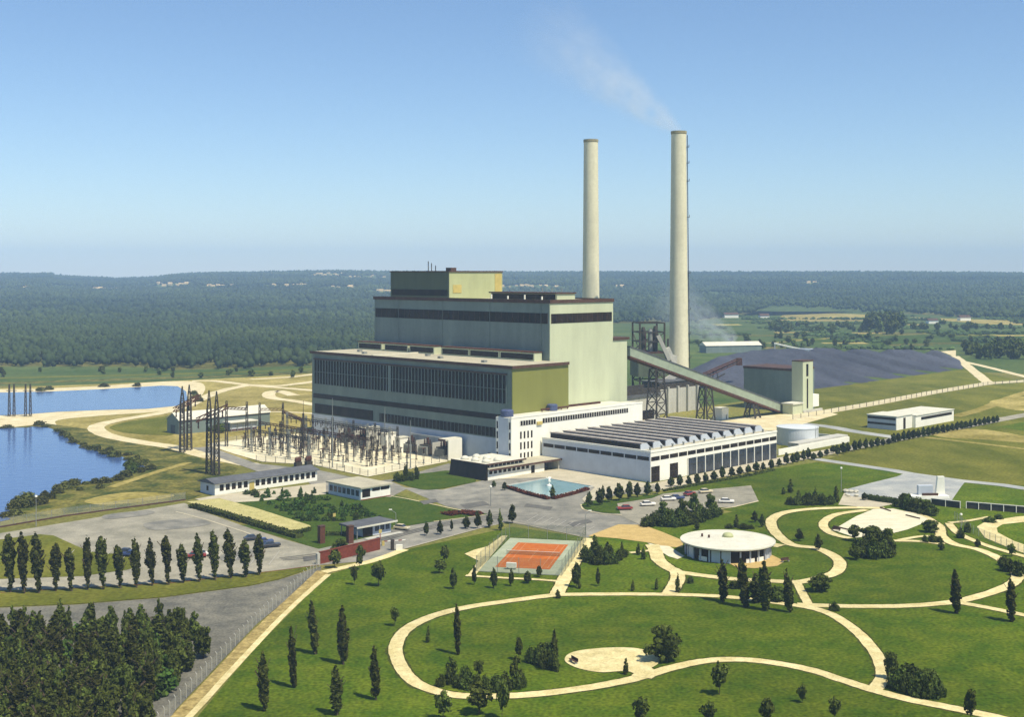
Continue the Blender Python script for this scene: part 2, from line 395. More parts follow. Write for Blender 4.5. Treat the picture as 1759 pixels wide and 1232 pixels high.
# waterside
strip('rail_embankment', [(-300,668),(0,659),(250,651),(430,645),(560,638)], 16, M['bank'], 1, False)
strip('rail_embankment', [(-300,655),(0,650),(250,644),(430,639),(560,633)], 10, M['olive'], 1, False)
sheet('dry_grassland', [(-300,680),(-60,670),(100,663),(250,657),(330,653),(430,648),(560,640),(560,760),(420,790),(360,800),(300,780),(250,800),(-300,800)], M['dry'], 0, )
sheet('sandy_shore', [(-300,690),(-80,672),(70,668),(180,663),(280,656),(335,656),(352,664),(346,680),(322,694),(300,705),(180,714),(100,722),(60,738),(-300,740)], M['sand'], 1, True)
strip('dirt_track', [(560,653),(480,663),(430,662),(380,672),(345,686),(310,702),(260,713),(210,721),(172,730),(166,738),(186,749),(240,760),(300,769),(352,783),(410,795),(470,806)], 7, M['sand'], 2)
strip('dirt_track', [(560,673),(500,668),(430,662),(370,655),(330,655)], 7, M['sand'], 2)
strip('dirt_track', [(560,699),(510,690),(468,684),(462,676),(478,672),(505,680)], 7, M['sand'], 2)
strip('dirt_track', [(560,640),(500,648),(430,652)], 6, M['sand'], 2)
strip('dirt_track', [(560,712),(470,708),(400,715),(345,722)], 4, M['sand'], 2)
sheet('track_island_grass', [(188,735),(215,726),(260,719),(300,716),(300,745),(270,748),(215,744)], M['olive'], 2, True)
sheet('grassy_bank', [(-300,738),(0,737),(80,728),(150,738),(200,752),(300,772),(352,790),(410,805),(380,835),(330,858),(-300,930)], M['bank'], 1)
sheet('dry_patch', [(145,862),(190,850),(250,846),(300,852),(250,862),(180,868)], M['dry'], 2, True)
strip('bank_path', [(190,838),(226,826),(262,814),(325,795)], 3, M['dry'], 3)
sheet('far_pond', [(-500,722),(-500,676),(0,675),(88,673),(176,669),(277,663),(305,664),(320,673),(322,688),(302,698),(252,703),(176,705),(100,708),(50,712),(0,714)], M['water'], 3)
sheet('near_pond', catmull([(-500,735),(0,736),(50,734),(75,734),(96,740),(111,748),(118,755),(141,767),(186,778),(216,788),(239,799),(254,804),(226,811),(216,818),(176,828),(151,831),(111,834),(96,846),(60,857),(33,864),(20,872),(13,889),(0,897),(-200,930),(-500,990)], True, 4), M['water'], 3)
# lawns
sheet('park_lawn', [(300,1360),(340,1232),(440,1113),(564,988),(640,966),(700,945),(880,906),(1005,924),(1060,902),(1105,905),(1260,880),(1130,850),(1150,845),(1330,806),(1500,780),(1720,733),(2100,655),(2500,900),(2500,1400)], M['lawn'], 1)
sheet('olive_field', [(1400,795),(1560,752),(1720,735),(2100,790),(2100,862),(1753,835),(1660,826),(1535,808)], M['olive'], 2)
strip('dry_streak', [(1590,752),(1660,760),(1759,772),(1850,785)], 3, M['dry'], 3)
sheet('dry_patch', [(1600,742),(1680,738),(1759,750),(1780,762),(1690,756),(1620,752)], M['dry'], 3, True)
sheet('dry_patch', [(1700,690),(1790,680),(1850,690),(1759,706)], M['dry'], 1, True)
sheet('nursery_lawn', [(420,852),(560,840),(675,850),(770,875),(840,884),(690,905),(612,915),(530,905),(405,868)], M['lawn2'], 2)
sheet('front_lawn', [(676,826),(700,818),(745,812),(775,810),(818,826),(790,834),(745,842),(715,840)], M['lawn2'], 3, True)
sheet('gate_lawn', [(405,902),(530,905),(612,915),(650,910),(660,930),(545,944),(490,925)], M['lawn2'], 1)
# asphalt
sheet('forecourt', [(690,838),(760,842),(838,824),(962,806),(1118,832),(1140,838),(1000,862),(1060,876),(1105,905),(1062,902),(1010,925),(870,897),(690,945),(655,962),(548,972),(548,944),(640,922),(680,908),(745,897),(830,884),(765,870)], M['asphalt'], 1)
sheet('plaza_paving', [(838,824),(870,817),(962,806),(1118,832),(1150,840),(1040,850),(1010,870),(1000,858),(1022,838),(940,821)], M['concrete_ground'], 2)
sheet('side_road', [(330,770),(360,768),(440,797),(545,808),(640,828),(676,824),(770,797),(850,812),(838,826),(775,810),(700,818),(672,828),(700,840),(671,855),(550,845),(520,822),(440,810)], M['asphalt'], 2)
sheet('concrete_apron', [(335,858),(370,852),(560,830),(560,850),(440,862),(360,866)], M['concrete_ground'], 2)
sheet('visitor_car_park', [(1005,872),(1130,850),(1290,835),(1303,862),(1262,872),(1235,873),(1180,880),(1105,905),(1060,885)], M['lot'], 3)
sheet('planted_island', [(998,868),(1010,862),(1065,858),(1140,849),(1120,857),(1060,866),(1066,884),(1035,882),(1005,876)], M['lawn2'], 4)
strip('workshop_road', [(1080,848),(1150,834),(1330,796),(1410,780),(1500,762.5),(1720,721),(2000,668)], 7, M['lot'], 2, False)
strip('lab_road', [(1335,724),(1420,733),(1470,742),(1540,752)], 7, M['lotblue'], 1)
sheet('workshop_apron', [(1118,832),(1336,787),(1450,768),(1460,774),(1338,800),(1140,842)], M['concrete_ground'], 3)
sheet('works_yard', [(1100,725),(1250,720),(1345,712),(1395,703),(1440,712),(1340,740),(1240,740)], M['sand'], 1)
strip('rail_embankment_road', [(1330,724),(1360,719),(1395,712),(1500,694),(1600,675),(1697,659),(1760,655),(1900,640)], 9, M['sand'], 2, False)
strip('field_road', [(1640,612),(1665,632),(1690,652),(1700,660)], 7, M['sand'], 2)
strip('field_road', [(1640,618),(1700,632),(1759,647),(1850,668)], 6, M['sand'], 2)
strip('field_road', [(1900,640),(1759,676),(1690,702),(1640,716)], 6, M['dry'], 2)
sheet('sandy_corner', [(1616,604),(1642,602),(1642,614)], M['sand'], 2)
# left car park
sheet('car_park', [(-300,975),(0,917),(317,865),(350,880),(420,905),(490,928),(548,944),(548,972),(450,984),(300,1001),(100,1013),(-100,1020),(-300,1025)], M['lot'], 1)
sheet('car_park_lawn', [(-300,950),(0,928),(68,919),(92,921),(131,939),(158,949),(220,955),(242,973),(219,980),(141,991),(0,996),(-300,1000)], M['olive'], 2, False)
sheet('poplar_verge', [(-300,1024),(100,1013),(300,1001),(450,984),(550,972),(480,996),(430,1007),(280,1027),(130,1039),(-300,1055)], M['olive'], 2)
sheet('gravel_yard', [(-400,1062),(130,1040),(280,1028),(430,1008),(480,997),(552,974),(550,985),(440,1074),(301,1222),(240,1330),(-500,1330)], M['lotdark'], 1)
strip('fence_track', [(255,1285,3.2),(322,1222,3.2),(440,1094,3.2),(500,1035,3),(556,982,3)], 3, M['track'], 2)
strip('fence_track', [(275,1285,1.2),(336,1222,1.2),(440,1108,1.2),(500,1046,1.2),(564,988,1.2)], 1.2, M['path'], 3)
strip('wall_path', [(556,984),(600,974),(645,963),(695,945)], 2.5, M['path'], 2)
sheet('promenade_grass', [(320,863),(378,857),(440,874),(533,904),(534,911),(502,917),(420,893)], M['palestrip'], 3)
strip('kerb_line', [(302,880),(352,893),(420,915),(482,938)], .6, M['concrete_ground'], 3, False)
strip('kerb_line', [(-200,1031),(18,1018.5),(100,1014),(300,1002.5),(450,985),(548,972)], .35, M['brick'], 3, False)
strip('kerb_line', [(690,945),(760,926),(830,907),(880,897),(1008,925)], .4, M['concrete_ground'], 3, False)
strip('kerb_line', [(672,853),(700,858),(765,872),(832,886),(745,897)], .5, M['sand'], 3, False)
strip('kerb_line', [(998,868),(1004,877),(1036,884),(1068,886)], .4, M['sand'], 4, True)
strip('kerb_line', [(1303,862),(1262,872),(1235,876)], .5, M['sand'], 4, False)
# bay lines by the forecourt edge
for i in range(9):
    x0 = 905 + i*12; y0 = 897 + i*2.6
    strip('parking_bay_line', [(x0, y0), (x0+20, y0-12)], .15, M['whiteline'], 4, False)
for i in range(12):
    strip('parking_bay_line', [(110+i*32, 967+i*.6-2), (128+i*32, 946+i*.2)], .12, M['whiteline'], 4, False)
# repairs and stains in the asphalt
for pts_ in ([(790,868),(830,862),(842,868),(800,875)],[(905,866),(950,872),(945,877),(900,871)],[(720,862),(748,858),(754,863),(728,868)],[(975,900),(1010,893),(1018,898),(985,906)],[(600,950),(640,940),(648,946),(606,958)],[(520,958),(545,955),(547,962),(522,966)]):
    sheet('asphalt_patch', pts_, M['patch'], 3)
for pts_ in ([(250,900),(330,892),(360,902),(270,912)],[(180,886),(250,878),(262,884),(190,893)],[(380,955),(430,945),(440,955),(390,966)]):
    sheet('asphalt_patch', pts_, M['lot'] if False else M['asphalt'], 3, True)
for i in range(3): strip('tyre_track', [(480+i*3,960+i*2),(560,950+i*3),(640,930+i*2.5),(760,900+i*2.5),(860,885+i*3)], .35, M['patch'], 4)
# top right visitors' square
sheet('grey_square', [(1453,842),(1495,831),(1540,820),(1560,812),(1660,826),(1652,836),(1645,846),(1634,862),(1570,858),(1491,857),(1452,852)], M['lotblue'], 3)
strip('square_road', [(1400,789),(1440,795),(1534,809),(1570,816)], 5, M['lotblue'], 2, False)
strip('square_road', [(1650,827),(1720,834),(1759,840),(1850,850),(2200,885)], 5, M['lotblue'], 3, False)
sheet('pale_landing', [(1450,848),(1495,857),(1560,862),(1500,874),(1440,868)], M['concrete_ground'], 2)
# park
sheet('sand_forecourt', [(1010,922),(1062,902),(1105,903),(1140,916),(1174,930),(1172,942),(1140,940),(1118,934),(1060,926)], M['plaza'], 2)
sheet('white_landing', [(1112,934),(1130,938),(1150,940),(1176,957),(1164,962),(1148,957)], M['boules'], 3)
strip('footpath', [(955,1023),(880,1033),(800,1045),(740,1061),(698,1083),(680,1112),(688,1145),(712,1173),(752,1190),(800,1197.5),(880,1197),(960,1190),(1040,1178),(1100,1165),(1150,1150),(1205,1138),(1260,1134.5),(1320,1139),(1390,1152),(1450,1171),(1500,1187),(1560,1203),(1640,1219),(1720,1236),(1800,1256),(1900,1285),(2050,1310)], 2.45, M['path'], 2)
strip('footpath', [(950,1023),(1060,1022),(1170,1023),(1240,1026),(1300,1032),(1350,1039),(1395,1046),(1432,1059),(1470,1085),(1498,1115),(1513,1142),(1516,1165),(1500,1190)], 2.3, M['path'], 2)
strip('footpath', [(1370,1040),(1420,1042),(1480,1043),(1560,1042),(1640,1035),(1700,1020),(1738,1004),(1748,990),(1737,977),(1715,960),(1680,945),(1640,936),(1618,922),(1614,906),(1599,895),(1580,885),(1560,878)], 2.6, M['path'], 2)
strip('footpath', [(1645,1036),(1700,1046),(1759,1058),(1830,1072),(1950,1094),(2150,1110)], 2.2, M['path'], 2)
strip('footpath', [(1520,874),(1460,873),(1400,875),(1350,881),(1326,893),(1328,910),(1345,928),(1365,938),(1402,943),(1432,956),(1443,970),(1434,985),(1405,995),(1370,1001),(1320,999),(1260,996),(1200,989),(1160,983)], 2.8, M['path'], 2)
strip('footpath', [(1340,936),(1326,940)], 3, M['path'], 3)
strip('footpath', [(1490,877),(1440,884),(1418,895),(1415,906),(1430,918),(1460,926)], 2.4, M['path'], 2)
strip('footpath', [(1120,937),(1127,950),(1131,962),(1146,975),(1162,984),(1164,995),(1157,1010),(1148,1024)], 3.2, M['path'], 3)
strip('footpath', [(1082,951),(1100,949),(1122,946)], 1.4, M['path'], 3)
strip('footpath', [(1370,1003),(1378,1020),(1390,1042)], 1.8, M['path'], 2)
strip('footpath', [(1012,926),(1000,945),(985,970),(970,995),(962,1012),(955,1024)], 3.0, M['path'], 3)
strip('footpath', [(800,990),(860,994),(920,997),(960,1000)], 1.3, M['path'], 3)
strip('footpath', [(1536,930),(1580,931),(1622,936)], 2, M['path'], 2)
strip('footpath', [(1545,929),(1580,923),(1612,922)], 1.6, M['path'], 3)
sheet('gravel_pad', [(970,1136),(985,1122),(1040,1115),(1095,1116),(1128,1128),(1132,1140),(1118,1150),(1095,1160),(1075,1155),(1030,1157),(990,1149)], M['path'], 3, True)
strip('footpath', [(1100,1148),(1108,1158),(1102,1166)], 3.5, M['path'], 3)
sheet('boules_ground', [(1430,912),(1471,888),(1500,876),(1534,875),(1575,884),(1594,892),(1584,901),(1559,911),(1520,921),(1470,925)], M['boules'], 3, False)
sheet('pavilion_apron', [(1252,969),(1290,966),(1322,953),(1332,958),(1348,966),(1335,974),(1295,978),(1265,976)], M['plaza'], 3)
sheet('court_side_paving', [(798,953),(815,946),(838,940),(862,922),(872,922),(815,992),(803,990),(822,965)], M['path'], 3)
sheet('curving_drive', [(1678,906),(1690,899),(1707,895),(1745,889),(1850,880),(2200,868),(2200,880),(1850,892),(1759,898),(1722,902),(1712,908),(1714,916),(1740,930),(1790,948),(2000,1000),(2000,1016),(1790,962),(1740,945),(1692,925)], M['path'], 2, False)
strip('footpath', [(1630,899),(1660,896),(1700,889)], 1.6, M['path'], 2)
strip('footpath', [(1630,900),(1640,912),(1655,922),(1700,940),(1760,957),(1900,995)], 2, M['path'], 2)
# tennis court
ctl, ctr, cbr, cbl = [Vector((*at(*p),0)) for p in ((895,934),(972,938),(942,979),(852,975))]
cc = (ctl+ctr+cbr+cbl)/4; ax = ((ctr-ctl)+(cbr-cbl)).normalized(); ay = Vector((-ax.y, ax.x, 0))
def court_pt(x, y): p = cc + ax*x + ay*y; return (p.x, p.y)
sheet('tennis_court_surround', [court_pt(*p) for p in ((-9.2,-17.5),(9.6,-17.5),(9.6,17.5),(-9.2,17.5))], M['courtgreen'], 2, world=True)
sheet('tennis_court', [court_pt(*p) for p in ((-6.2,-12.8),(6.2,-12.8),(6.2,12.8),(-6.2,12.8))], M['court'], 3, world=True)
for a_, b_ in (((-5.48,-11.89),(5.48,-11.89)),((-5.48,11.89),(5.48,11.89)),((-5.48,-11.89),(-5.48,11.89)),((5.48,-11.89),(5.48,11.89)),((-4.1,-11.89),(-4.1,11.89)),((4.1,-11.89),(4.1,11.89)),((-4.1,-6.4),(4.1,-6.4)),((-4.1,6.4),(4.1,6.4)),((0,-6.4),(0,6.4))):
    strip('court_line', [court_pt(*a_), court_pt(*b_)], .08, M['courtline'], 4, False, world=True)
cang = math.atan2(ax.y, ax.x)
tn = thing('tennis_net', 'tennis net on two posts across the orange clay court', 'tennis net', cc.x, cc.y, cang, .12)
MB().box(-6.2,-.01,.05,6.2,.01,.95).build('netting', M['chaingreen'], tn)
MB().box(-6.2,-.02,.95,6.2,.02,1.05).build('tape', M['white'], tn)
for s in (-1,1): MB().lathe([(.05,0),(.05,1.1)], 8, (6.3*s,0,0)).build('post', M['galv'], tn)
t = thing('umpire_stand', 'small white stand beside the near end of the tennis court', 'stand', *court_pt(-2.2,-14.2), cang, .1)
MB().box(-1.1,-.4,.5,1.1,.4,1.5).build('board', M['white'], t)
for s in (-.9,.9): MB().box(s-.06,-.3,0,s+.06,.3,.5).build('leg', M['galv'], t)
# coal heap: height field
hx = [(1178,665),(1250,672),(1384,671),(1440,664),(1500,656),(1580,645),(1656,634),(1650,619),(1600,617),(1480,617),(1380,619),(1260,625),(1180,638)]
HP = np.array([at(*p) for p in hx])
def poly_dist(P, poly):
    """signed distance, positive inside"""
    x, y = P[:,0], P[:,1]; n_ = len(poly); d = np.full(len(P), 1e9); ins = np.zeros(len(P), bool)
    for i in range(n_):
        a_, b_ = poly[i], poly[(i+1)%n_]; ab = b_-a_
        t_ = np.clip(((x-a_[0])*ab[0]+(y-a_[1])*ab[1])/(ab@ab), 0, 1)
        d = np.minimum(d, np.hypot(x-a_[0]-t_*ab[0], y-a_[1]-t_*ab[1]))
        c_ = ((a_[1] > y) != (b_[1] > y)) & (x < (b_[0]-a_[0])*(y-a_[1])/(b_[1]-a_[1]+1e-12)+a_[0]); ins ^= c_
    return np.where(ins, d, -d)
gx = np.arange(HP[:,0].min()-5, HP[:,0].max()+5, 3.0); gy = np.arange(HP[:,1].min()-5, HP[:,1].max()+5, 3.0)
GX, GY = np.meshgrid(gx, gy); PP = np.stack([GX.ravel(), GY.ravel()], 1)
D = poly_dist(PP, HP)
def line_dist(P, pts):
    d = np.full(len(P), 1e9)
    for a_, b_ in zip(pts[:-1], pts[1:]):
        ab = b_-a_; t_ = np.clip(((P[:,0]-a_[0])*ab[0]+(P[:,1]-a_[1])*ab[1])/(ab@ab), 0, 1)
        d = np.minimum(d, np.hypot(P[:,0]-a_[0]-t_*ab[0], P[:,1]-a_[1]-t_*ab[1]))
    return d
sg = np.where(D > 0, 1, -1)
DF = line_dist(PP, HP[:7])*sg; DO = line_dist(PP, np.concatenate([HP[6:], HP[:1]]))*sg
nz = np.sin(PP[:,0]*.11+1)*np.sin(PP[:,1]*.07)*.5 + np.sin(PP[:,0]*.31+PP[:,1]*.05)*.4 + np.array([rnd.gauss(0,.15) for _ in PP])
H = np.minimum(np.minimum(np.maximum(DF,-9)*.10, np.maximum(DO,-3)*.5), 9.5 + 3.0*np.clip((PP[:,0]-110)/60,0,1) + .5*np.sin(PP[:,0]*.05)) + nz*np.clip(D/12,0,1)*.6
# bulldozer gullies down the east flank
H -= np.clip(np.sin((PP[:,0]*.95+PP[:,1]*.3)*.2)-.2, 0, 1)*3.4*np.clip(D/10,0,1)*np.clip((PP[:,0]-190)/40,0,1)
nxg = len(gx); keep = D > -4
idx = {}; vs = []; fs = []
for i in range(len(PP)):
    if keep[i]: idx[i] = len(vs); vs.append((PP[i,0], PP[i,1], H[i]))
for j in range(len(gy)-1):
    for i in range(nxg-1):
        q = (j*nxg+i, j*nxg+i+1, (j+1)*nxg+i+1, (j+1)*nxg+i)
        if all(k in idx for k in q): fs.append(tuple(idx[k] for k in q))
mb = MB(); mb.add(vs, fs); o = mb.build('coal_heap', M['coal'], smooth=True)
tag(o, 'long blue-black coal stockpile with a sloping gullied flank', 'coal pile')
# ================================================================== the power station
# turbine hall --------------------------------------------------------------
th = site('turbine_hall', 'long lower grey-green hall with a tall band of dark windows and an olive end wall', 'industrial hall', 298.6, 298.9)
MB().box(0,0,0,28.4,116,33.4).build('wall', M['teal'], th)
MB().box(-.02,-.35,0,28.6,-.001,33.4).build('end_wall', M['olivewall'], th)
MB().box(-.5,-.9,33.401,28.4,116.5,34.0).build('roof', M['roof'], th)
MB().box(-.62,-1.0,33.2,-.501,116.6,34.25).box(-.62,-1.02,33.2,28.4,-.901,34.25).build('roof_edge', M['edge'], th)
wb = MB().box(-.10,2.5,21.0,-.001,114,30.7).build('window_band', M['glass'], th)
mb = MB()
y = 2.5
while y < 114.1:
    wd = 1.5 if abs(y-65.7) < .9 else .2
    mb.box(-.34,y-wd/2,20.8,-.101,y+wd/2,30.9); y += 1.86
mb.box(-.16,2.5,25.8,-.101,114,25.95)
mb.build('mullion', M['bteal'], wb)
MB().box(-.55,2.2,30.9,-.001,114.3,31.4).build('window_hood', M['edge'], wb)
MB().box(-.12,1.0,15.1,-.001,115,17.0).build('window_strip', M['glass'], th)
ws = MB().box(-.12,1.0,9.0,-.001,72,12.2).build('window_strip', M['glass'], th)
mb = MB()
for i in range(36): mb.box(-.2,1+i*2-.06,9.0,-.121,1+i*2+.06,12.2)
mb.build('mullion', M['bteal'], ws)
MB().box(-.12,76,9.0,-.001,114,12.8).build('window_strip', M['glass'], th)
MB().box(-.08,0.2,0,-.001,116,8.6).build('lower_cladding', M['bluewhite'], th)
for a_, b_ in ((615,655),(660,700),(703,745),(758,805),(806,857),(858,917)):
    v1 = v_on_u(a_, 322)-298.9; v0 = v_on_u(b_, 322)-298.9
    rv = MB().box(23.6,v0,34.001,27.6,v1,37.0).build('roof_vent', M['palegreen'], th)
    MB().box(23.4,v0+.6,34.5,23.599,v1-.6,36.5).build('louvre', M['glass'], rv)
    MB().box(23.2,v0-.2,37.001,27.8,v1+.2,37.35).build('vent_cap', M['rust'], rv)
for i,(x_,y_) in enumerate(((6,20),(9,47),(5,88),(14,60),(12,100))): MB().box(x_,y_,34.001,x_+1.6,y_+1.6,34.8).build('roof_hatch', M['galv'], th)
MB().box(-.3,76,34.001,23,76.5,34.5).build('roof_joint', M['roofpale'], th)
# boiler house ---------------------------------------------------------------
bh = site('boiler_house', 'tallest block behind the long hall, pale green end wall and one dark window band', 'industrial hall', 327.2, 308.1)
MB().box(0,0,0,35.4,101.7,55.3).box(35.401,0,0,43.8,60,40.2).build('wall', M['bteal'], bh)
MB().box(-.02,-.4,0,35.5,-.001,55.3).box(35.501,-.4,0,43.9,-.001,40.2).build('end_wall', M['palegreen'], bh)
MB().box(-.3,-.6,55.301,35.6,102,55.9).build('roof', M['roof'], bh)
MB().box(-.45,-.75,55.1,-.301,102.2,56.4).box(-.45,-.76,55.1,35.8,-.601,56.4).box(35.601,-.76,55.1,35.8,102.2,56.4).build('roof_edge', M['edge'], bh)
MB().box(35.401,-.8,40.201,45,61,41.2).build('annex_roof', M['edge'], bh)
for i in range(4): MB().lathe([(.08,0),(.08,22)], 8, (-.2,4+i*27.2,33)).build('downpipe', M['bteal'], bh)
wb = MB().box(-.12,.8,47.6,-.001,101,51.4).build('window_band', M['glass'], bh)
mb = MB()
for i in range(34): mb.box(-.2,.8+i*3-.06,47.6,-.121,.8+i*3+.06,51.4)
mb.build('mullion', M['edge'], wb)
wb = MB().box(.6,-.5,47.7,34.6,-.401,51.2).build('window_band', M['glass'], bh)
mb = MB()
for i in range(13): mb.box(.6+i*2.83-.06,-.58,47.7,.6+i*2.83+.06,-.501,51.2)
mb.build('mullion', M['edge'], wb)
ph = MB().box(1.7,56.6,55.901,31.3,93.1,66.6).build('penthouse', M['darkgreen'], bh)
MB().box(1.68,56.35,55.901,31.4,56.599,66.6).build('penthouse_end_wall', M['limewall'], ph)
MB().box(1.4,56.0,66.601,31.6,93.4,67.1).build('penthouse_roof', M['edge'], ph)
MB().box(3.6,56.2,58.2,8.2,56.349,61.5).build('penthouse_door', M['yellow'], ph); MB().box(27,56.2,56.2,30.8,56.349,66).build('wall_panel', M['yellow'], ph)
MB().box(1.5,57.5,57.0,1.699,92,59.5).build('louvre', M['glass'], ph)
for yy, h_ in ((72,3.2),(74,4),(69.5,2.2)): MB().lathe([(.18,0),(.18,h_)], 8, (6,yy,67.1)).build('vent_pipe', M['steel'], ph)
MB().box(4,58,67.101,7,61,68.4).build('roof_unit', M['edge'], ph)
rc = MB().box(8,3.6,55.901,18,39,58.4).build('roof_canopy', M['palegreen'], bh)
MB().box(7.8,4.4,56.2,7.999,38.6,58.2).build('louvre', M['glass'], rc)
MB().box(7.2,3.2,58.401,18.4,39.4,58.9).build('canopy_roof', M['edge'], rc)
mb = MB()
for i in range(5): mb.lathe([(.25,0),(.25,2.2)], 8, (3.5,6+i*7.5,55.9))
for i in range(4): MB().lathe([(.3,0),(.3,1.6+.5*(i%2))], 8, (3.5,7+i*9,55.9)).build('vent_pipe', M['white'], bh)
for i in range(3): MB().lathe([(.15,0),(.15,4.5)], 6, (22+i*4,14+i*9,55.9)).build('mast', M['galv'], bh)
# office block ---------------------------------------------------------------
ob = site('office_block', 'long white office wing with a four-storey window tower beside the olive end wall', 'office building', 290.5, 291.0)
MB().box(0,0,0,69.5,7.4,17.4).box(36.6,7.401,0,69.5,15.8,16.9).build('wall', M['white'], ob)
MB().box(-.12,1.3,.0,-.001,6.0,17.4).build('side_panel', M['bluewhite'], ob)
MB().box(.3,.3,17.401,69.2,7.1,17.6).box(37,7.402,16.901,69,15.5,17.1).build('roof', M['roofpale'], ob)
MB().box(-.1,-.12,17.401,69.6,.299,17.9).build('parapet', M['white'], ob)
for x0, x1 in ((4.2,11.8),(15.0,61)):
    wb = MB().box(x0,-.08,14.6,x1,-.001,16.2).build('window_strip', M['glass'], ob)
    mb = MB(); n_ = int((x1-x0)/1.25)
    for i in range(n_+1): xx = x0+(x1-x0)*i/n_; mb.box(xx-.1,-.16,14.6,xx+.1,-.081,16.2)
    mb.build('mullion', M['white'], wb)
MB().box(12.2,-.5,14.2,14.7,-.001,15.3).build('balcony', M['yellow'], ob)
for z in (10.2, 6.6, 3.0):
    for i in range(4):
        MB().box(4.2+i*1.75,-.06,z,4.95+i*1.75,-.001,z+2.4).build('window', M['glass'], ob)
for z in (13.6, 10.2, 6.7, 3.2):
    for y_ in (.35, 6.35): MB().box(-.06,y_,z,-.001,y_+.65,z+2.4).build('window', M['glass'], ob)
MB().box(-.6,7.2,4.5,-.13,10.5,4.9).build('canopy', M['rust'], ob)
for c_, w_ in (((2.2,4.2),2.2),((26,5.6),1.9)):
    rt = MB().lathe([(w_*.95,0),(w_,.1),(w_,2.0),(w_*.8,2.3)], 18, (c_[0],c_[1],17.601)).build('roof_tank', M['bluetank'], ob)
mb = MB().box(20,5,18.2,34,5.5,18.7).box(38,9,17.6,56,9.6,18.4).box(24,6.3,17.9,31,6.9,18.4)
for i in range(5): mb.box(20.3+i*3.3,5.1,17.601,20.6+i*3.3,5.4,18.199)
mb.build('roof_pipe', M['rust'], ob)
# workshop -------------------------------------------------------------------
wk = site('workshop_hall', 'white workshop with dark sawtooth rooflights and a row of tall glazed bay doors', 'workshop', 304.7, 243.0)
LX, LY = 71.6, 47.2
MB().box(0,0,0,LX,LY,9.4).build('wall', M['white'], wk)
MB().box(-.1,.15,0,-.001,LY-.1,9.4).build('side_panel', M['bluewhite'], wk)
MB().box(.4,.4,9.401,LX-.4,LY-.2,9.6).build('roof', M['roof'], wk)
MB().box(-.15,-.15,9.401,LX+.15,.399,10.0).box(-.15,.4,9.401,.399,LY,10.0).build('parapet', M['white'], wk)
nb = 15; bw = LX/nb
for i in range(nb):
    x0 = i*bw+.25; x1 = (i+1)*bw-.25
    MB().box(x0,-.06,6.7,x1,-.001,8.0).build('window', M['glass'], wk)
    if i in (0, 2):
        d = MB().box(x0,-.06,.05,x1,-.001,4.9).build('bay_door', M['glass'], wk)
        MB().box(x0,-.1,2.4,x1,-.061,2.55).build('rail', M['steel'], d)
    if i >= 4:
        d = MB().box(x0-.1,-.06,.05,x1+.1,-.001,5.6).build('bay_door', M['blueglass'], wk)
        mb = MB()
        for q in range(1,4): mb.box(x0+(x1-x0)*q/4-.05,-.1,.05,x0+(x1-x0)*q/4+.05,-.061,5.6)
        mb.box(x0,-.1,3.5,x1,-.062,3.62); mb.build('mullion', M['steel'], d)
        MB().box(i*bw-.15,-.3,0,i*bw+.15,-.061,5.8).build('pier', M['white'], wk)
for i in range(9):
    MB().box(-.16,.6+i*5.15,6.8,-.101,.6+i*5.15+4.7,8.0).build('window', M['glass'], wk)
for i in range(12): MB().lathe([(.3,0),(.3,.8),(.45,.85),(.4,1.1)], 10, (3+i*5.8,2.6,9.6)).build('roof_vent', M['galv'], wk)
nr = 11; sp = 6.45
for i in range(nr):
    x0 = 1.2 + i*sp
    r_ = MB().prism([(x0,9.601),(x0+5.6,9.601),(x0+3.9,11.0),(x0+3.2,11.6),(x0,11.6)], 5.0, 44.5).build('rooflight', M['bluewhite'], wk)
    MB().box(x0-.1,5.3,9.9,x0-.001,44.3,11.4).build('glazing', M['glass'], r_)
    MB().box(x0-.25,4.9,11.601,x0+.4,44.7,11.75).build('ridge_cap', M['edge'], r_)
    MB().box(x0+.4,5.0,11.601,x0+3.2,44.5,11.68).build('top_sheet', M['sawroof'], r_)
# entrance pavilion -----------------------------------------------------------
pv = site('entrance_pavilion', 'low pavilion with a dark leaning front and white roof domes below the office tower', 'pavilion', 270.6, 281.8)
MB().box(.2,.2,0,26.5,16.8,3.2).build('wall', M['white'], pv)
MB().add([(-.9,0,0),(-.9,17.2,0),(0,17.2,5.1),(0,0,5.1),(.19,0,0),(.19,17.2,0),(.19,17.2,5.1),(.19,0,5.1)], [(0,1,2,3),(4,7,6,5),(0,3,7,4),(1,5,6,2),(3,2,6,7),(0,4,5,1)]).build('front_glazing', M['glass'], pv)
MB().box(.2,-.9,3.201,34,17.2,3.6).build('lower_roof', M['roof'], pv)
MB().box(.2,-1.0,3.1,34.1,-.901,3.7).build('roof_edge', M['edge'], pv)
MB().box(.2,1.6,3.601,18,16.8,4.8).build('clerestory', M['white'], pv)
wb = MB().box(.6,1.5,3.8,17.6,1.599,4.6).build('clerestory_window', M['glass'], pv)
mb = MB()
for i in range(10): mb.box(.6+i*1.85,1.42,3.8,.8+i*1.85,1.499,4.6)
mb.build('mullion', M['white'], wb)
MB().box(.2,.9,4.801,18.5,17.2,5.1).build('upper_roof', M['roofpale'], pv)
MB().box(-.1,.8,4.7,18.6,.899,5.2).box(-.12,.8,4.85,.199,17.2,5.2).build('roof_edge', M['edge'], pv)
for i in range(9): MB().box(1.0+i*2.1,.1,1.9,2.3+i*2.1,.199,2.9).build('window', M['glass'], pv)
MB().box(20.2,.1,.05,21.8,.199,2.6).build('door', M['glass'], pv)
MB().box(33.2,0,0,33.8,9,3.2).build('porch_wall', M['concrete'], pv)
MB().box(26.501,6,0,33.2,6.3,3.2).build('porch_back_wall', M['glass'], pv)
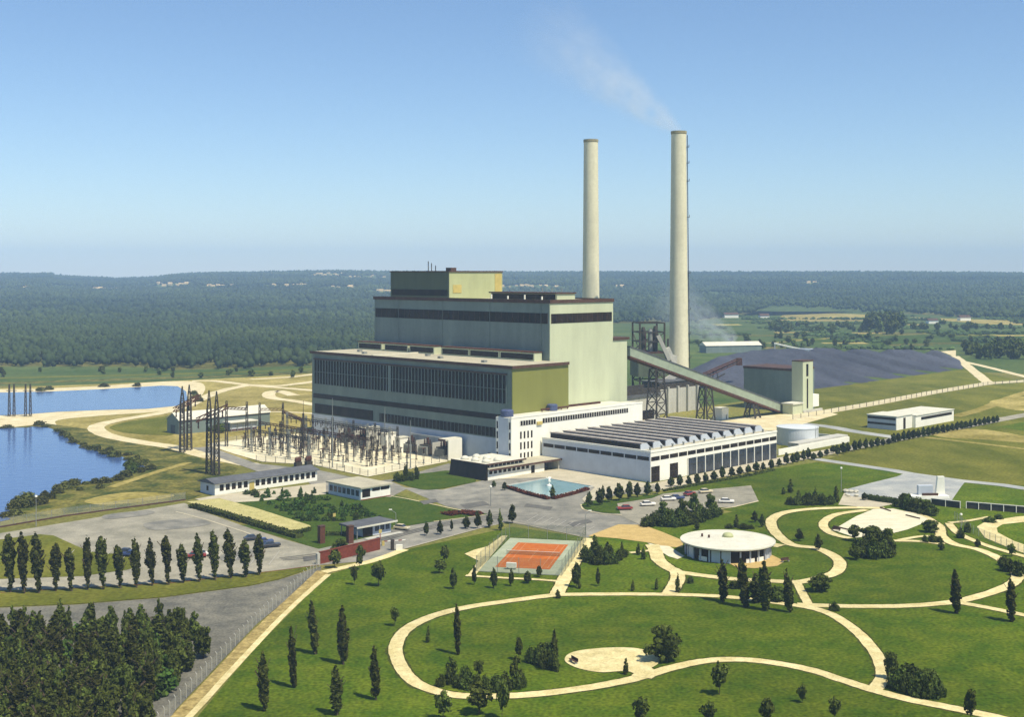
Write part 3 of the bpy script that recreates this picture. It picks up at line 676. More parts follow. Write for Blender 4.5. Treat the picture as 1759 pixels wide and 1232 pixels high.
for i in range(3):
    for j in range(2):
        d = MB().lathe([(1.35,0),(1.35,.35),(1.2,.7),(.85,1.0),(.4,1.15),(.05,1.2)], 16, (3.2+j*5.2,4.0+i*5,5.101)).build('roof_dome', M['roofpale'], pv, smooth=True)
# chimneys ---------------------------------------------------------------------
def chimney(px, Y, label, ladder):
    X = (px-880)*Y/FPX
    t = thing('chimney', label, 'chimney', X, Y, 0, 0, 'pair of power station chimneys')
    H_ = 137.0; r0, r1 = 5.25, 3.75
    prof = [(r0 - (r0-r1)*z/H_ - .35*math.sin(math.pi*z/H_)*.5, z) for z in np.linspace(0, H_-1.6, 24)]
    MB().lathe(prof, 40, cap=False).build('shaft', M['stack'], t, smooth=True)
    MB().lathe([(3.77,H_-1.6),(3.95,H_-1.2),(3.95,H_),(3.1,H_),(3.1,H_-5)], 40, cap=False).build('rim', M['stackrim'], t)
    if ladder:
        def edge(z): return r0 - (r0-r1)*z/H_ - .35*math.sin(math.pi*z/H_)*.5
        aa = math.radians(-14)
        mb = MB()
        zs = np.linspace(2, H_-2, 30)
        for s in (-.35,.35):
            for z0, z1 in zip(zs[:-1], zs[1:]):
                p = [((edge(z)+.45)*math.cos(aa)-s*math.sin(aa), (edge(z)+.45)*math.sin(aa)+s*math.cos(aa), z) for z in (z0,z1)]
                mb.bar(p[0], p[1], .28)
        for z in np.arange(2, H_-2, 1.6):
            e = edge(z)+.45
            mb.bar((e*math.cos(aa)+.35*math.sin(aa), e*math.sin(aa)-.35*math.cos(aa), z), (e*math.cos(aa)-.35*math.sin(aa), e*math.sin(aa)+.35*math.cos(aa), z), .1)
        mb.build('ladder', M['steel'], t)
        for z in (129,121,112,94,66,48,36,24):
            e = edge(z)+.1
            mb = MB(); mb.box(0,-.9,0,1.2,.9,.2).box(1.1,-.9,.2,1.2,.9,1.2)
            o = mb.build('ladder_landing', M['steel'], t); o.location = (e*math.cos(aa), e*math.sin(aa), z); o.rotation_euler = (0,0,aa)
    return X, Y, H_
chimney(1015, 650, 'plain tall concrete chimney rising behind the tallest block, without smoke', False)
SMX, SMY, SMH = chimney(1166, 612, 'tall concrete chimney with a dark ladder and thin smoke at its top', True)
# concrete bunker block by the chimney
cb = site('concrete_bunker', 'ribbed pale concrete block at the foot of the smoking chimney', 'bunker', 455, 357.5)
MB().box(0,0,0,31,11.5,11.5).build('wall', M['concrete'], cb)
for i in range(4): MB().box(5.2+i*7.6,-1.1,0,6.1+i*7.6,-.001,12.6).build('rib', M['concrete'], cb)
MB().box(.5,.6,11.501,30.5,11,14.6).build('upper_duct', M['steel'], cb)
MB().box(0,.2,14.601,31,11.4,15.2).build('roof', M['roofgrey'], cb)
dl = site('ash_hopper_house', 'dark low plant house with a pale wall between the boiler house and the ribbed block', 'plant house', 409, 345)
MB().box(0,0,0,30,18,11).build('wall', M['concrete'], dl)
MB().box(-.5,-.5,11.001,30.5,18.5,12.4).build('roof', M['roofgrey'], dl)
MB().box(-.3,-.3,12.401,30.2,.2,15).box(0,8,12.401,29,9,15.4).build('pipe_rack', M['steel'], dl)
MB().box(4,-.1,1,26,-.001,5).build('opening', M['glass'], dl)
# steel tower with flues
st = thing('steel_flue_tower', 'rusty open steel frame tower holding upright flues beside the smoking chimney', 'steel tower', 66.5, 600, math.pi/4-.6)
mb = MB(); a_ = 6.2
for sx in (-1,1):
    for sy in (-1,1): mb.bar((sx*a_,sy*a_,0),(sx*a_,sy*a_,42),.75)
for z in (14,22,28,33,37.5,42):
    for s in (-1,1): mb.bar((-a_,s*a_,z),(a_,s*a_,z),.5); mb.bar((s*a_,-a_,z),(s*a_,a_,z),.5)
for z0, z1 in ((0,14),(14,28),(28,37.5)):
    for s in (-1,1):
        mb.bar((-a_,s*a_,z0),(a_,s*a_,z1),.35); mb.bar((s*a_,-a_,z0),(s*a_,a_,z1),.35)
mb.build('frame', M['steel'], st)
for i, (x_, y_, z0, z1) in enumerate(((-3.2,-2,24,40),(0,-3,26,39),(3,-1.5,25,40.5),(-1.5,2.5,24,38),(2.2,3,25,39))):
    MB().lathe([(1.1,z0),(1.1,z1-1.5),(.7,z1)], 14, (x_,y_,0)).build('flue', M['galv' if i in (1,) else 'rust' if i%2 else 'steel'], st)
MB().box(-7,-7,27.4,7,7,28).build('platform', M['rust'], st)
MB().box(-7.2,-7.2,16,7.2,7.2,27.39).build('bunker', M['darkgreen'], st)
mb = MB().bar((3,-6,36),(8.5,-7,24),1.8).bar((7.5,-6.5,30),(12,-6,20),2.0); mb.build('chute', M['concrete'], st)
MB().box(7.3,-5,18,13,5,26).build('hopper', M['concrete'], st)
MB().box(9.5,-.4,26.001,10.3,.4,34).build('post', M['steel'], st)
MB().bar((2,-9,12),(14,-9.5,19),2.6).build('inclined_duct', M['concrete'], st)
# conveyor gallery ---------------------------------------------------------------
A = Vector((44.8,482,35.5)); Bp = Vector((128.2,583.5,1.6))
def gal(a, b, w, h, name, m, par, off=0.0, hh=None):
    d = (b-a).normalized(); r = d.cross(Vector((0,0,1))).normalized(); upv = Vector((0,0,1))
    vs = []
    for p in (a, b):
        for s, z in ((-1,0),(1,0),(1,1),(-1,1)): vs.append(p + r*w/2*s + upv*(off + z*h))
    return MB().add(vs, [(0,1,2,3),(7,6,5,4),(0,4,5,1),(1,5,6,2),(2,6,7,3),(3,7,4,0)]).build(name, m, par)
cg = thing('conveyor_gallery', 'pale green sloping conveyor gallery on steel trestles running down from the boiler house', 'conveyor', 0, 0)
gal(A, Bp, 3.6, 3.4, 'gallery', M['galgrey'], cg, -1.8)
gal(A, Bp, 4.0, .5, 'gallery_roof', M['roofgrey'], cg, 1.601)
gal(A, Bp, 3.8, .8, 'gallery_floor', M['rust'], cg, -2.601)
for f, w_ in ((.165,3.6),(.46,3.0),(.775,2.2)):
    p = A.lerp(Bp, f); zt = p.z-2.6
    d = (Bp-A); d.z = 0; d.normalize(); r = Vector((d.y,-d.x,0))
    mb = MB()
    for s in (-1,1):
        for q in (-1,1):
            mb.bar(p+d*s*w_*1.15+r*q*3.0-Vector((0,0,p.z)), p+d*s*w_*.8+r*q*1.5+Vector((0,0,zt-p.z)), .6)
    n_ = max(2, int(zt/4.5))
    for j in range(n_):
        za, zb = zt*j/n_, zt*(j+1)/n_
        for q in (-1,1):
            ra = 3.0-1.5*za/zt; rb = 3.0-1.5*zb/zt; wa = w_*(1.15-.35*za/zt); wb_ = w_*(1.15-.35*zb/zt)
            g0 = p-Vector((0,0,p.z))
            mb.bar(g0+d*-wa+r*q*ra+Vector((0,0,za)), g0+d*wb_+r*q*rb+Vector((0,0,zb)), .3)
            mb.bar(g0+d*wa+r*q*ra+Vector((0,0,za)), g0+d*-wb_+r*q*rb+Vector((0,0,zb)), .3)
            mb.bar(g0+d*-wb_+r*q*rb+Vector((0,0,zb)), g0+d*wb_+r*q*rb+Vector((0,0,zb)), .35)
    mb.build('trestle', M['steel'], cg)
# transfer house ------------------------------------------------------------------
tr = site('transfer_house', 'big blank grey-green box with a slim pale tower at the bottom of the conveyor', 'transfer house', 507.9, 319.6)
MB().box(0,0,0,20,27.2,19.5).build('wall', M['bteal'], tr)
MB().box(-.3,.0,19.501,20,27.4,20.6).build('roof', M['edge'], tr)
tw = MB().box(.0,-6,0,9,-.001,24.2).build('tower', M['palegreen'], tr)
MB().box(3.4,-6.1,2,4.6,-6.001,16).box(3.0,-6.1,17.2,4.8,-6.001,23).build('slit_window', M['glass'], tw)
MB().box(-.2,-6.2,24.201,9.2,0,24.7).build('tower_roof', M['edge'], tw)
MB().box(9.001,-5,2.0,16,-.5,7.8).build('side_annex', M['white'], tr)
MB().box(-9.5,-6.5,0,-1,-1,4.6).build('front_annex', M['palegreen'], tr)
MB().box(-10,-7,4.601,-.6,-.6,5.2).build('annex_roof', M['roofpale'], tr)
MB().box(-1,-7,0,16,-6.101,1.2).build('kerb_wall', M['concrete'], tr)
# stacker boom
sk = thing('stacker_boom', 'rust brown stacker boom leaning over the coal beside the conveyor', 'stacker', *at(1200,672))
p0 = Vector((-6,6,2.5)); p1 = Vector((27,26,14.5))
mb = MB(); 
for s in (-1.2,1.2): mb.bar(p0+Vector((s,0,2.2)),p1+Vector((s,0,1.6)),.6); mb.bar(p0+Vector((s,0,0)),p1+Vector((s,0,0)),.5)
for i in range(9):
    a_ = p0.lerp(p1,i/9); b_ = p0.lerp(p1,(i+1)/9); mb.bar(a_, b_+Vector((0,0,1.6)), .3)
mb.build('boom', M['rust'], sk)
mb = MB(); mid = p0.lerp(p1,.55)
for s in (-2.5,2.5): mb.bar((mid.x+s,mid.y,0),(mid.x+s*.4,mid.y,mid.z),.5)
mb.bar((mid.x-6,mid.y-4,3),(mid.x+6,mid.y+3,mid.z-1),.7); mb.build('support', M['steel'], sk)
MB().box(p1.x-1,p1.y-1,p1.z-2,p1.x+2.2,p1.y+2,p1.z+2.2).build('head', M['rust'], sk)
# small white kiosk by the sawtooth roof end, low pipe wall
x, y = at(1238,720)
t = thing('pump_house', 'small blank white pump house behind the sawtooth roof', 'pump house', x, y, math.pi/4)
MB().box(-2.5,-2.5,0,2.5,2.5,5.0).build('wall', M['white'], t); MB().box(-2.7,-2.7,5.001,2.7,2.7,5.25).build('roof', M['roofpale'], t)
MB().box(.4,-2.56,.05,1.4,-2.501,2.1).build('door', M['galv'], t)
# storage tank
x, y = 110.5, 476
t = thing('storage_tank', 'squat round white storage tank behind the end of the workshop', 'storage tank', x, y)
MB().lathe([(7.9,0),(7.9,6.4)], 48).build('shell', M['tank'], t, smooth=False)
MB().lathe([(8.05,6.401),(8.05,6.7),(4,7.15),(.3,7.4)], 48).build('roof', M['tank'], t)
mb = MB()
for s in (-.3,.3): mb.bar((6.0+s,-5.6,0),(6.0+s,-5.6,7.2),.12)
mb.build('ladder', M['galv'], t)
t = site('bund_wall', 'low white wall round the storage tank yard beside the workshop road', 'wall', 383, 246.5)
MB().box(0,0,0,50,.4,2.2).box(49.6,.4,0,50,14,2.2).build('wall', M['white'], t); MB().box(14,.401,0,49.5,5,2.9).build('shed', M['concrete'], t)
# laboratory
t = site('laboratory_building', 'flat white two-part building in the far field beyond the end of the tree row', 'laboratory', 479, 250.8)
MB().box(0,0,0,14,13.4,5.6).box(14.001,-1.5,0,50,14,5.0).build('wall', M['white'], t)
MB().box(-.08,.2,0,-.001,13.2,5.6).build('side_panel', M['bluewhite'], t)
MB().box(-.15,.3,4.2,-.081,13.2,5.2).box(-.15,.3,1.9,-.082,13.2,2.8).build('window_strip', M['glass'], t)
MB().box(-.3,-.3,5.601,14,13.7,5.9).box(14.002,-1.8,5.001,50.3,14.3,5.3).build('roof', M['roofpale'], t)
MB().box(19,-1.58,3.0,48,-1.501,4.2).build('window_strip', M['glass'], t)
MB().box(6,-.06,.1,8,-.001,4.8).build('stair_window', M['glass'], t)
# barn
t = site('barn', 'long grey barn with a pale gabled roof beside the pond track', 'barn', 259, 452)
MB().prismx([(0,0),(9.5,0),(9.5,5.8),(4.75,8.4),(0,5.8)], 0, 44).build('wall', M['bteal'], t)
for a_, b_ in (((-.5,5.6),(4.75,8.45)),((10,5.6),(4.75,8.45))):
    (ya,za),(yb,zb) = a_, b_
    MB().add([(-.4,ya,za),(44.4,ya,za),(44.4,yb,zb),(-.4,yb,zb),(-.4,ya,za+.25),(44.4,ya,za+.25),(44.4,yb,zb+.25),(-.4,yb,zb+.25)],
      [(0,1,2,3),(7,6,5,4),(0,4,5,1),(1,5,6,2),(2,6,7,3),(3,7,4,0)]).build('roof', M['roofpale'], t)
MB().box(-.06,3,.05,-.001,6.5,3.6).build('door', M['roofgrey'], t)
MB().box(.2,-.06,5.2,44,-.001,5.75).build('eaves_board', M['rust'], t)
x, y = at(395,742)
t = thing('field_shed', 'small open shed with a pale lean-to roof in front of the barn', 'shed', x, y, math.pi/4)
MB().box(0,0,0,13,5,3.6).build('wall', M['bluewhite'], t); MB().box(-.5,-1.2,3.601,13.5,5.4,3.9).build('roof', M['roofpale'], t)
MB().box(-.05,.3,0,-.001,4.7,3.4).build('dark_end', M['roofgrey'], t)
for i in range(5): MB().box(i*3.1,-.9,0,i*3.1+.2,-.7,3.6).build('post', M['galv'], t)
MB().box(0,-.06,.2,13,-.001,.9).build('plinth', M['rust'], t)
# low white building with many windows
t = site('canteen_building', 'low white building with sixteen dark windows and a dark roof below the pylons', 'building', 195.4, 320.2)
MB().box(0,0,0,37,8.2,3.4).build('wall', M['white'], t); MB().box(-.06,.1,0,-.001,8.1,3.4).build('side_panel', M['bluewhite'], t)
MB().prismx([(-.8,3.401),(9,3.401),(9,3.6),(4.1,4.7),(-.8,3.6)], -.6, 37.6).build('roof', M['roofgrey'], t)
for i in range(17):
    if i == 5:
        d = MB().box(1.5+i*2.08,-.12,.05,3.2+i*2.08,-.001,2.6).build('door', M['yellow'], t); continue
    MB().box(1.6+i*2.08,-.06,1.2,2.95+i*2.08,-.001,3.0).build('window', M['glass'], t)
MB().box(-.12,3.5,1.1,-.061,4.6,2.5).build('window', M['glass'], t)
# flat roofed office
t = site('flat_roofed_office', 'small flat-roofed office with a bluish glass side at the edge of the nursery lawn', 'office building', 220.8, 282.9)
MB().box(0,0,0,11,15.6,3.5).build('wall', M['white'], t)
fb = MB().box(-.1,.3,.3,-.001,15.4,3.2).build('glass_side', M['bluewhite'], t)
for i in range(7): MB().box(-.15,.8+i*2.1,1.2,-.101,2.3+i*2.1,2.9).build('window', M['blueglass'], fb)
MB().box(-.5,-.6,3.501,11.6,16.2,3.9).build('roof', M['roof'], t)
for x0, x1 in ((.5,3.4),(4.2,7.0),(7.4,10.5)): MB().box(x0,-.06,2.3 if x0 > 4 else .9,x1,-.001,3.2).build('window', M['glass'], t)
MB().box(-.06,-.1,0,11.05,-.001,.35).build('plinth', M['brick'], t)
# gatehouse
t = site('gatehouse', 'small gatehouse with a wide dark flat roof by the entrance road', 'gatehouse', 190.9, 243.2)
MB().box(0,0,0,8.6,4.8,2.7).build('wall', M['bluewhite'], t)
MB().box(-3.2,-1.2,2.701,9.6,6.2,3.1).build('roof', M['roofgrey'], t); MB().box(-3.3,-1.35,2.75,9.7,-1.201,3.15).build('roof_edge', M['roofpale'], t)
MB().box(-.5,-.08,.05,2.6,-.001,2.5).build('window', M['glass'], t)
for i in range(3): MB().box(3.4+i*1.7,-.06,1.0,4.7+i*1.7,-.001,2.3).build('window', M['blueglass'], t)
MB().box(-3.0,-.9,0,-2.8,-.7,2.7).box(-3.0,5.4,0,-2.8,5.6,2.7).build('post', M['galv'], t)
MB().box(-1.5,-3.2,.1,10,-1.6,.25).build('pavement', M['concrete'], t)
# brick wall and entrance
x, y = at(549,970); x1, y1 = at(652,945)
an = math.atan2(y1-y, x1-x); ln = math.hypot(x1-x, y1-y)
t = thing('brick_wall', 'straight red brick entrance wall with small trees in front', 'wall', x, y, an)
MB().box(0,-.2,0,ln,.2,2.7).build('brickwork', M['brick'], t); MB().box(-.1,-.28,2.701,ln+.1,.28,2.85).build('coping', M['brick'], t)
MB().box(-.9,-.3,0,-.101,.3,2.6).build('end_pier', M['concrete'], t)
for p_, lb in (((601,934),'brown brick gate pillar standing alone by the gatehouse lawn'),((552,934),'brown brick gate pillar beside the car park exit')):
    x, y = at(*p_)
    t = thing('gate_pillar', lb, 'gate pillar', x, y, math.pi/4, 0, 'brick gate pillars')
    MB().box(-.75,-.55,0,.75,.55,4.2).build('shaft', M['darkbrick'], t); MB().box(-.85,-.65,4.201,.85,.65,4.4).build('cap', M['edge'], t)
x, y = at(658,938)
t = thing('barrier_gate', 'red and white barrier across the entrance road at the brick wall end', 'barrier', x, y, math.radians(20))
MB().box(-.3,-.3,0,.3,.3,1.1).build('housing', M['yellow'], t)
mb = MB()
for i in range(0,6,2): mb.box(.2+i*.9,-.06,.95,1.1+i*.9,.06,1.12)
mb.build('boom', M['car_red'], t)
mb = MB()
for i in range(1,6,2): mb.box(.2+i*.9,-.059,.951,1.1+i*.9,.059,1.119)
mb.build('boom_white', M['white'], t)
x, y = at(674,946)
t = thing('gate_post', 'dark gate post with a pale cap across the road from the gatehouse', 'gate post', x, y)
MB().box(-.4,-.4,0,.4,.4,2.6).build('shaft', M['steel'], t); MB().box(.9,-.3,0,2.4,.3,1.4).build('sign_board', M['white'], t)
# rotunda
t = thing('rotunda', 'round glass pavilion with a wide pale disc roof in the park', 'pavilion', 50.6, 288.6)
MB().lathe([(9.7,0),(9.7,2.95)], 64).build('wall', M['glass'], t)
for i in range(26):
    a_ = 2*math.pi*i/26
    o = MB().box(-.14,-.32,0,.14,.06,3.0).build('column', M['bluewhite'], t); o.location = (9.75*math.cos(a_), 9.75*math.sin(a_), 0); o.rotation_euler = (0,0,a_+math.pi/2)
for a0 in (-2.02,-1.78,-.55,.3,-2.75,1.4,2.3):
    o = MB().box(-1.05,-.1,.1,1.05,.0,2.9).build('white_panel', M['bluewhite'], t); o.location = (9.72*math.cos(a0), 9.72*math.sin(a0), 0); o.rotation_euler = (0,0,a0+math.pi/2)
for a0 in (-2.35,-1.2,-.9):
    o = MB().box(-1.1,-.15,.1,1.1,.0,1.1).build('window_box', M['white'], t); o.location = (9.74*math.cos(a0), 9.74*math.sin(a0), 0); o.rotation_euler = (0,0,a0+math.pi/2)
MB().lathe([(10.4,2.951),(10.9,3.0),(10.9,3.42)], 72).build('roof_edge', M['edge'], t)
MB().lathe([(10.95,3.15),(11.05,3.2),(11.05,3.5),(10.8,3.5),(10.8,3.46),(.1,3.75)], 72).build('roof', M['roofpale'], t)
MB().lathe([(1.3,0),(1.3,.3),(1.0,.75),(.5,.95),(.05,1.0)], 20, (.4,2.0,3.72)).build('roof_dome', M['limewall'], t, smooth=True)
for dx, dy in ((-4.2,1.2),(-5.6,2.6)): MB().lathe([(.25,0),(.25,.7)], 8, (dx,dy,3.6)).build('vent_pipe', M['rust'], t)
# pool
pl = [at(868,836), at(940,823), at(1018,837), at(945,856)]
t = thing('ornamental_pool', 'diamond-shaped ornamental pool with pale blue water', 'pool', *pl[0], 0)
P3 = [Vector((p[0]-pl[0][0], p[1]-pl[0][1], .16)) for p in pl]
MB().add(P3, [(0,3,2,1)]).build('water', M['pool'], t)
mb = MB()
for i in range(4):
    mb.bar(P3[i]+Vector((0,0,.02)), P3[(i+1)%4]+Vector((0,0,.02)), .5, .3)
mb.build('rim', M['concrete'], t)
x, y = at(943,836)
t = thing('fountain_sculpture', 'white twisted sculpture standing in the diamond-shaped pool', 'sculpture', x, y, .4, .1)
MB().lathe([(.8,0),(.8,.3),(.35,.5),(.3,1.0)], 12).build('plinth', M['white'], t)
mb = MB(); mb.lathe([(.35,1.0),(.6,1.5),(.4,1.9),(.5,2.3),(.3,2.7),(.1,2.9)], 10).bar((0,0,2.0),(.8,.3,2.7),.3).bar((0,0,2.0),(-.9,.2,2.7),.3)
mb.build('figure', M['white'], t, smooth=True)
# top right monument
x, y = at(1596,856)
t = thing('white_monument', 'white upright slab and low base standing on the grey square', 'monument', x, y, .05)
MB().box(-6.5,-2.2,.1,5.2,1.5,1.0).build('base', M['white'], t, bevel=.1)
MB().prism([(1.8,1.001),(4.6,1.001),(4.4,6.4),(2.4,6.4)], -.5, .5).build('slab', M['white'], t, bevel=.06)
MB().box(-3.4,-.6,1.001,1.0,.8,3.8).build('pavilion_box', M['bluewhite'], t, bevel=.05)
MB().box(-2.6,-1.9,1.001,2.0,-1.2,1.7).build('bench', M['edge'], t)
for i in range(9):
    x, y = at(1465+rnd.uniform(-13,16), 850+rnd.uniform(-4,4)); q = rnd.uniform(.4,1.1)
    t = tag(MB().lathe([(q*.7,0),(q,q*.5),(q*.5,q*.9),(.05,q)], 7).build('boulder', M['stone']), 'pale broken stone at the corner of the grey square', 'boulder', 'stones at the grey square corner')
    t.location = (x, y, .15); t.rotation_euler = (0,0,rnd.uniform(0,6))
# far shed
x, y = at(1213,607)
t = thing('fuel_shed', 'long far shed with a white roof behind the coal heap', 'shed', x, y, .25)
MB().box(0,0,0,50,14,6).build('wall', M['bteal'], t)
MB().prismx([(-.5,6.001),(14.5,6.001),(7,9)], -.5, 50.5).build('roof', M['roofpale'], t)
x, y = at(1330,604)
t = thing('loading_ramp', 'pale sloping loader ramp beyond the coal heap next to the white shed', 'ramp', x, y, -.4)
MB().bar((0,0,7),(26,4,1.2),2.5,1.2).build('deck', M['white'], t); MB().box(0,-1,0,1,1,6.5).build('support', M['concrete'], t); MB().box(20,-2,0,34,5,3).build('hut', M['bluewhite'], t)
# ================================================================== switchyard
sheet('switchyard_gravel', [(352,764),(440,752),(560,742),(690,748),(786,770),(768,794),(632,820),(540,800),(450,794),(400,780)], M['yard'], 3)
def lattice(mb, x, y, w0, w1, z0, z1, n, th=.16, bt=.09):
    for sx in (-1,1):
        for sy in (-1,1): mb.bar((x+sx*w0/2,y+sy*w0/2,z0),(x+sx*w1/2,y+sy*w1/2,z1), th)
    for j in range(n):
        ta, tb = j/n, (j+1)/n; za = z0+(z1-z0)*ta; zb = z0+(z1-z0)*tb; wa = w0+(w1-w0)*ta; wb = w0+(w1-w0)*tb
        for s in (-1,1):
            mb.bar((x-s*wa/2,y+s*wa/2,za),(x+s*wb/2,y+s*wb/2,zb),bt); mb.bar((x+s*wa/2,y-s*wa/2,za),(x+s*wb/2,y+s*wb/2,zb),bt)
            mb.bar((x-wb/2,y+s*wb/2,zb),(x+wb/2,y+s*wb/2,zb),bt)
def truss(mb, a, b, d, n, th=.18):
    a = Vector(a); b = Vector(b); dz = Vector((0,0,d)); dr = (b-a).normalized(); r = Vector((dr.y,-dr.x,0))*d*.5
    for o in (r, -r): mb.bar(a+o,b+o,th); mb.bar(a+o+dz,b+o+dz,th)
    for i in range(n):
        p = a.lerp(b,i/n); q = a.lerp(b,(i+1)/n)
        for o in (r,-r): mb.bar(p+o,q+o+dz,th*.6)
        mb.bar(p+r,q-r,th*.6)
for px1, py1, px2, py2, h_, lab, be in ((313,778,325,774,24.5,'pair of tall lattice masts with a slanting beam in front of the barn gable',(-2.6,-1.2)),
                                        (359,814,372,817,27.5,'pair of tallest lattice masts standing in the grass behind the low white building',(-4,-1.2))):
    x, y = at(px1,py1); x2, y2 = at(px2,py2)
    t = thing('lattice_pylon', lab, 'pylon', x, y, 0, 0, 'lattice mast pairs at the switchyard end')
    for (ax_, ay_) in ((0,0),(x2-x,y2-y)):
        mb = MB(); lattice(mb, ax_, ay_, 1.7, 1.2, 0, h_*.78, 9, .3, .16); lattice(mb, ax_, ay_, 1.2, .15, h_*.78, h_, 3, .2, .12)
        mb.build('mast', M['steel'], t)
    mb = MB(); truss(mb, (be[0],be[1],h_*.62), (x2-x+2.6,y2-y+5,h_*.78), 1.3, 6, .26); mb.build('cross_beam', M['rust'], t)
    mb = MB()
    for i in range(4):
        q = Vector((be[0],be[1],h_*.62)).lerp(Vector((x2-x+2.6,y2-y+5,h_*.78)), (i+.3)/4); mb.lathe([(.18,-2.4),(.3,-1.8),(.18,-1.2),(.3,-.6),(.1,0)], 7, tuple(q))
    mb.build('hanging_insulator', M['porcelain'], t)
for px, lab in ((20,'faint lattice pylon at the edge of the far pond nearest the frame edge'),(48,'faint lattice pylon second along the edge of the far pond')):
    x, y = at(px,716)
    t = thing('lattice_pylon', lab, 'pylon', x, y, 0, 0, 'pylons on the far pond bank')
    for s in (-1.1,1.1):
        mb = MB(); lattice(mb, s, 0, 1.0, .4, 0, 15, 7, .16, .09); mb.build('mast', M['steel'], t)
    mb = MB(); mb.bar((-2.4,0,12),(2.4,0,12),.25); mb.build('cross_arm', M['steel'], t)
# gantries along the long facade
GN = [(262,330,5,13.5,9.5),(275,336,5,12.5,10.5),(286,345,4,13,9),(252,352,3,12,8.5)]
for gi, (u, v, n, stp, h_) in enumerate(GN):
    lab = ['busbar gantry of steel posts in the middle rows of the switchyard','busbar gantry with brown beam behind the middle insulator rows','busbar gantry standing closest to the long grey facade','short busbar gantry closest to the low white building'][gi]
    t = site('busbar_gantry', lab, 'gantry', u, v, 'gantries in the switchyard')
    for i in range(n+1):
        mb = MB(); lattice(mb, 0, i*stp, .8, .5, 0, h_+1.5, 5, .13, .07); mb.build('post', M['galv' if gi in (1,3) else 'steel'], t)
    for i in range(n):
        mb = MB(); truss(mb, (0,i*stp,h_-.5), (0,(i+1)*stp,h_-.5), .7, 6, .14); mb.build('beam', M['rust' if gi in (0,) else 'galv' if gi == 2 else 'steel'], t)
        mb = MB()
        for q in range(3): mb.lathe([(.1,-1.8),(.24,-1.3),(.12,-1.0),(.24,-.7),(.1,0)], 7, (0,i*stp+3+q*3.4,h_-.5))
        mb.build('hanging_insulator', M['porcelain'], t)
# far end gantry with posts near the barn
for a_, b_, h_, lab in (((389,768),(424,770),15,'two-post gantry with a brown beam between the tall masts and the shed'),((446,752),(486,752),11.5,'two-post gantry in front of the barn end'),((486,753),(521,772),11,'two-post gantry where the switchyard meets the grey facade corner')):
    x, y = at(*a_); x2, y2 = at(*b_)
    t = thing('end_gantry', lab, 'gantry', x, y, 0, 0, 'two-post gantries at the switchyard end')
    for (xx,yy) in ((0,0),(x2-x,y2-y)):
        mb = MB(); lattice(mb, xx, yy, 1.0, .5, 0, h_+2.5, 6, .18, .1); mb.build('post', M['steel'], t)
    mb = MB(); truss(mb, (0,0,h_-.6), (x2-x,y2-y,h_-.6), .8, 6, .2); mb.build('beam', M['rust'], t)
# lightning masts
for px, py, top, lab in ((571,805,684,'tallest thin pale mast in the middle of the switchyard'),(661,786,700,'thin pale mast before the lower window band'),(705,806,722,'thin pale mast among the transformers'),(755,780,712,'thin pale mast beside the white transformer bay'),(521,790,688,'dark thin mast by the far corner of the grey facade')):
    x, y = at(px,py); h_ = (py-top)*y/FPX
    t = thing('lightning_mast', lab, 'mast', x, y, 0, 0, 'thin masts over the switchyard')
    MB().lathe([(.22,0),(.15,h_*.6),(.06,h_)], 8).build('shaft', M['galv' if px != 521 else 'steel'], t)
    MB().lathe([(.5,0),(.5,.4)], 8).build('foot', M['concrete'], t)
# post insulators: three kinds copied over the grid
def insulator(kind):
    t = thing('post_insulator', '', 'insulator', 0, 0)
    h0 = (2.2, 2.8, 1.6)[kind]; h1 = (2.6, 1.6, 3.4)[kind]
    MB().box(-.35,-.35,0,.35,.35,.3).bar((-.25,0,.3),(-.25,0,h0),.14).bar((.25,0,.3),(.25,0,h0),.14).box(-.5,-.3,h0,.5,.3,h0+.18).build('stand', M['galv' if kind else 'steel'], t)
    prof = []
    n_ = 7
    for i in range(n_):
        z = h0+.18+h1*i/n_; prof += [(.16,z),(.33,z+h1*.3/n_),(.16,z+h1*.6/n_)]
    prof.append((.12,h0+.18+h1))
    MB().lathe(prof, 8).build('porcelain_column', M['porcelain'], t)
    if kind == 1: MB().box(-.9,-.12,h0+h1+.18,.9,.12,h0+h1+.42).build('switch_arm', M['rust'], t)
    if kind == 2: MB().lathe([(.45,0),(.55,.3),(.55,.9),(.3,1.1)], 10, (0,0,h0+h1+.18)).build('head', M['steel'], t)
    return t
protos = [insulator(k) for k in range(3)]
LABI = ['slim brown ribbed insulator on a steel stand in the switchyard rows','brown ribbed insulator with a switch arm on a galvanised stand in the switchyard rows','tall brown ribbed insulator with a dark drum head in the switchyard rows']
used = [False]*3
for u in np.arange(254, 291, 3.6):
    for v in np.arange(323, 404, 4.1):
        if rnd.random() < .40: continue
        x, y = W(u+rnd.uniform(-.3,.3), v+rnd.uniform(-.3,.3))
        px = 880+FPX*x/y; py = HOR+CAMH*FPX/y
        if u < 262 and v < 345 and rnd.random() < .75: continue
        if u > 286 and v < 352: continue
        k = rnd.choice((0,0,0,1,1,2))
        o = protos[k] if not used[k] else copy_tree(protos[k])
        used[k] = True
        o.location = (x, y, ZL[3]); o.rotation_euler = (0,0,math.pi/4 + rnd.choice((0,math.pi/2)))
        o.scale = (1,1,rnd.uniform(.85,1.15))
        tag(o, LABI[k], None, ('slim insulators','insulators with switch arms','insulators with drum heads')[k]+' in the switchyard')
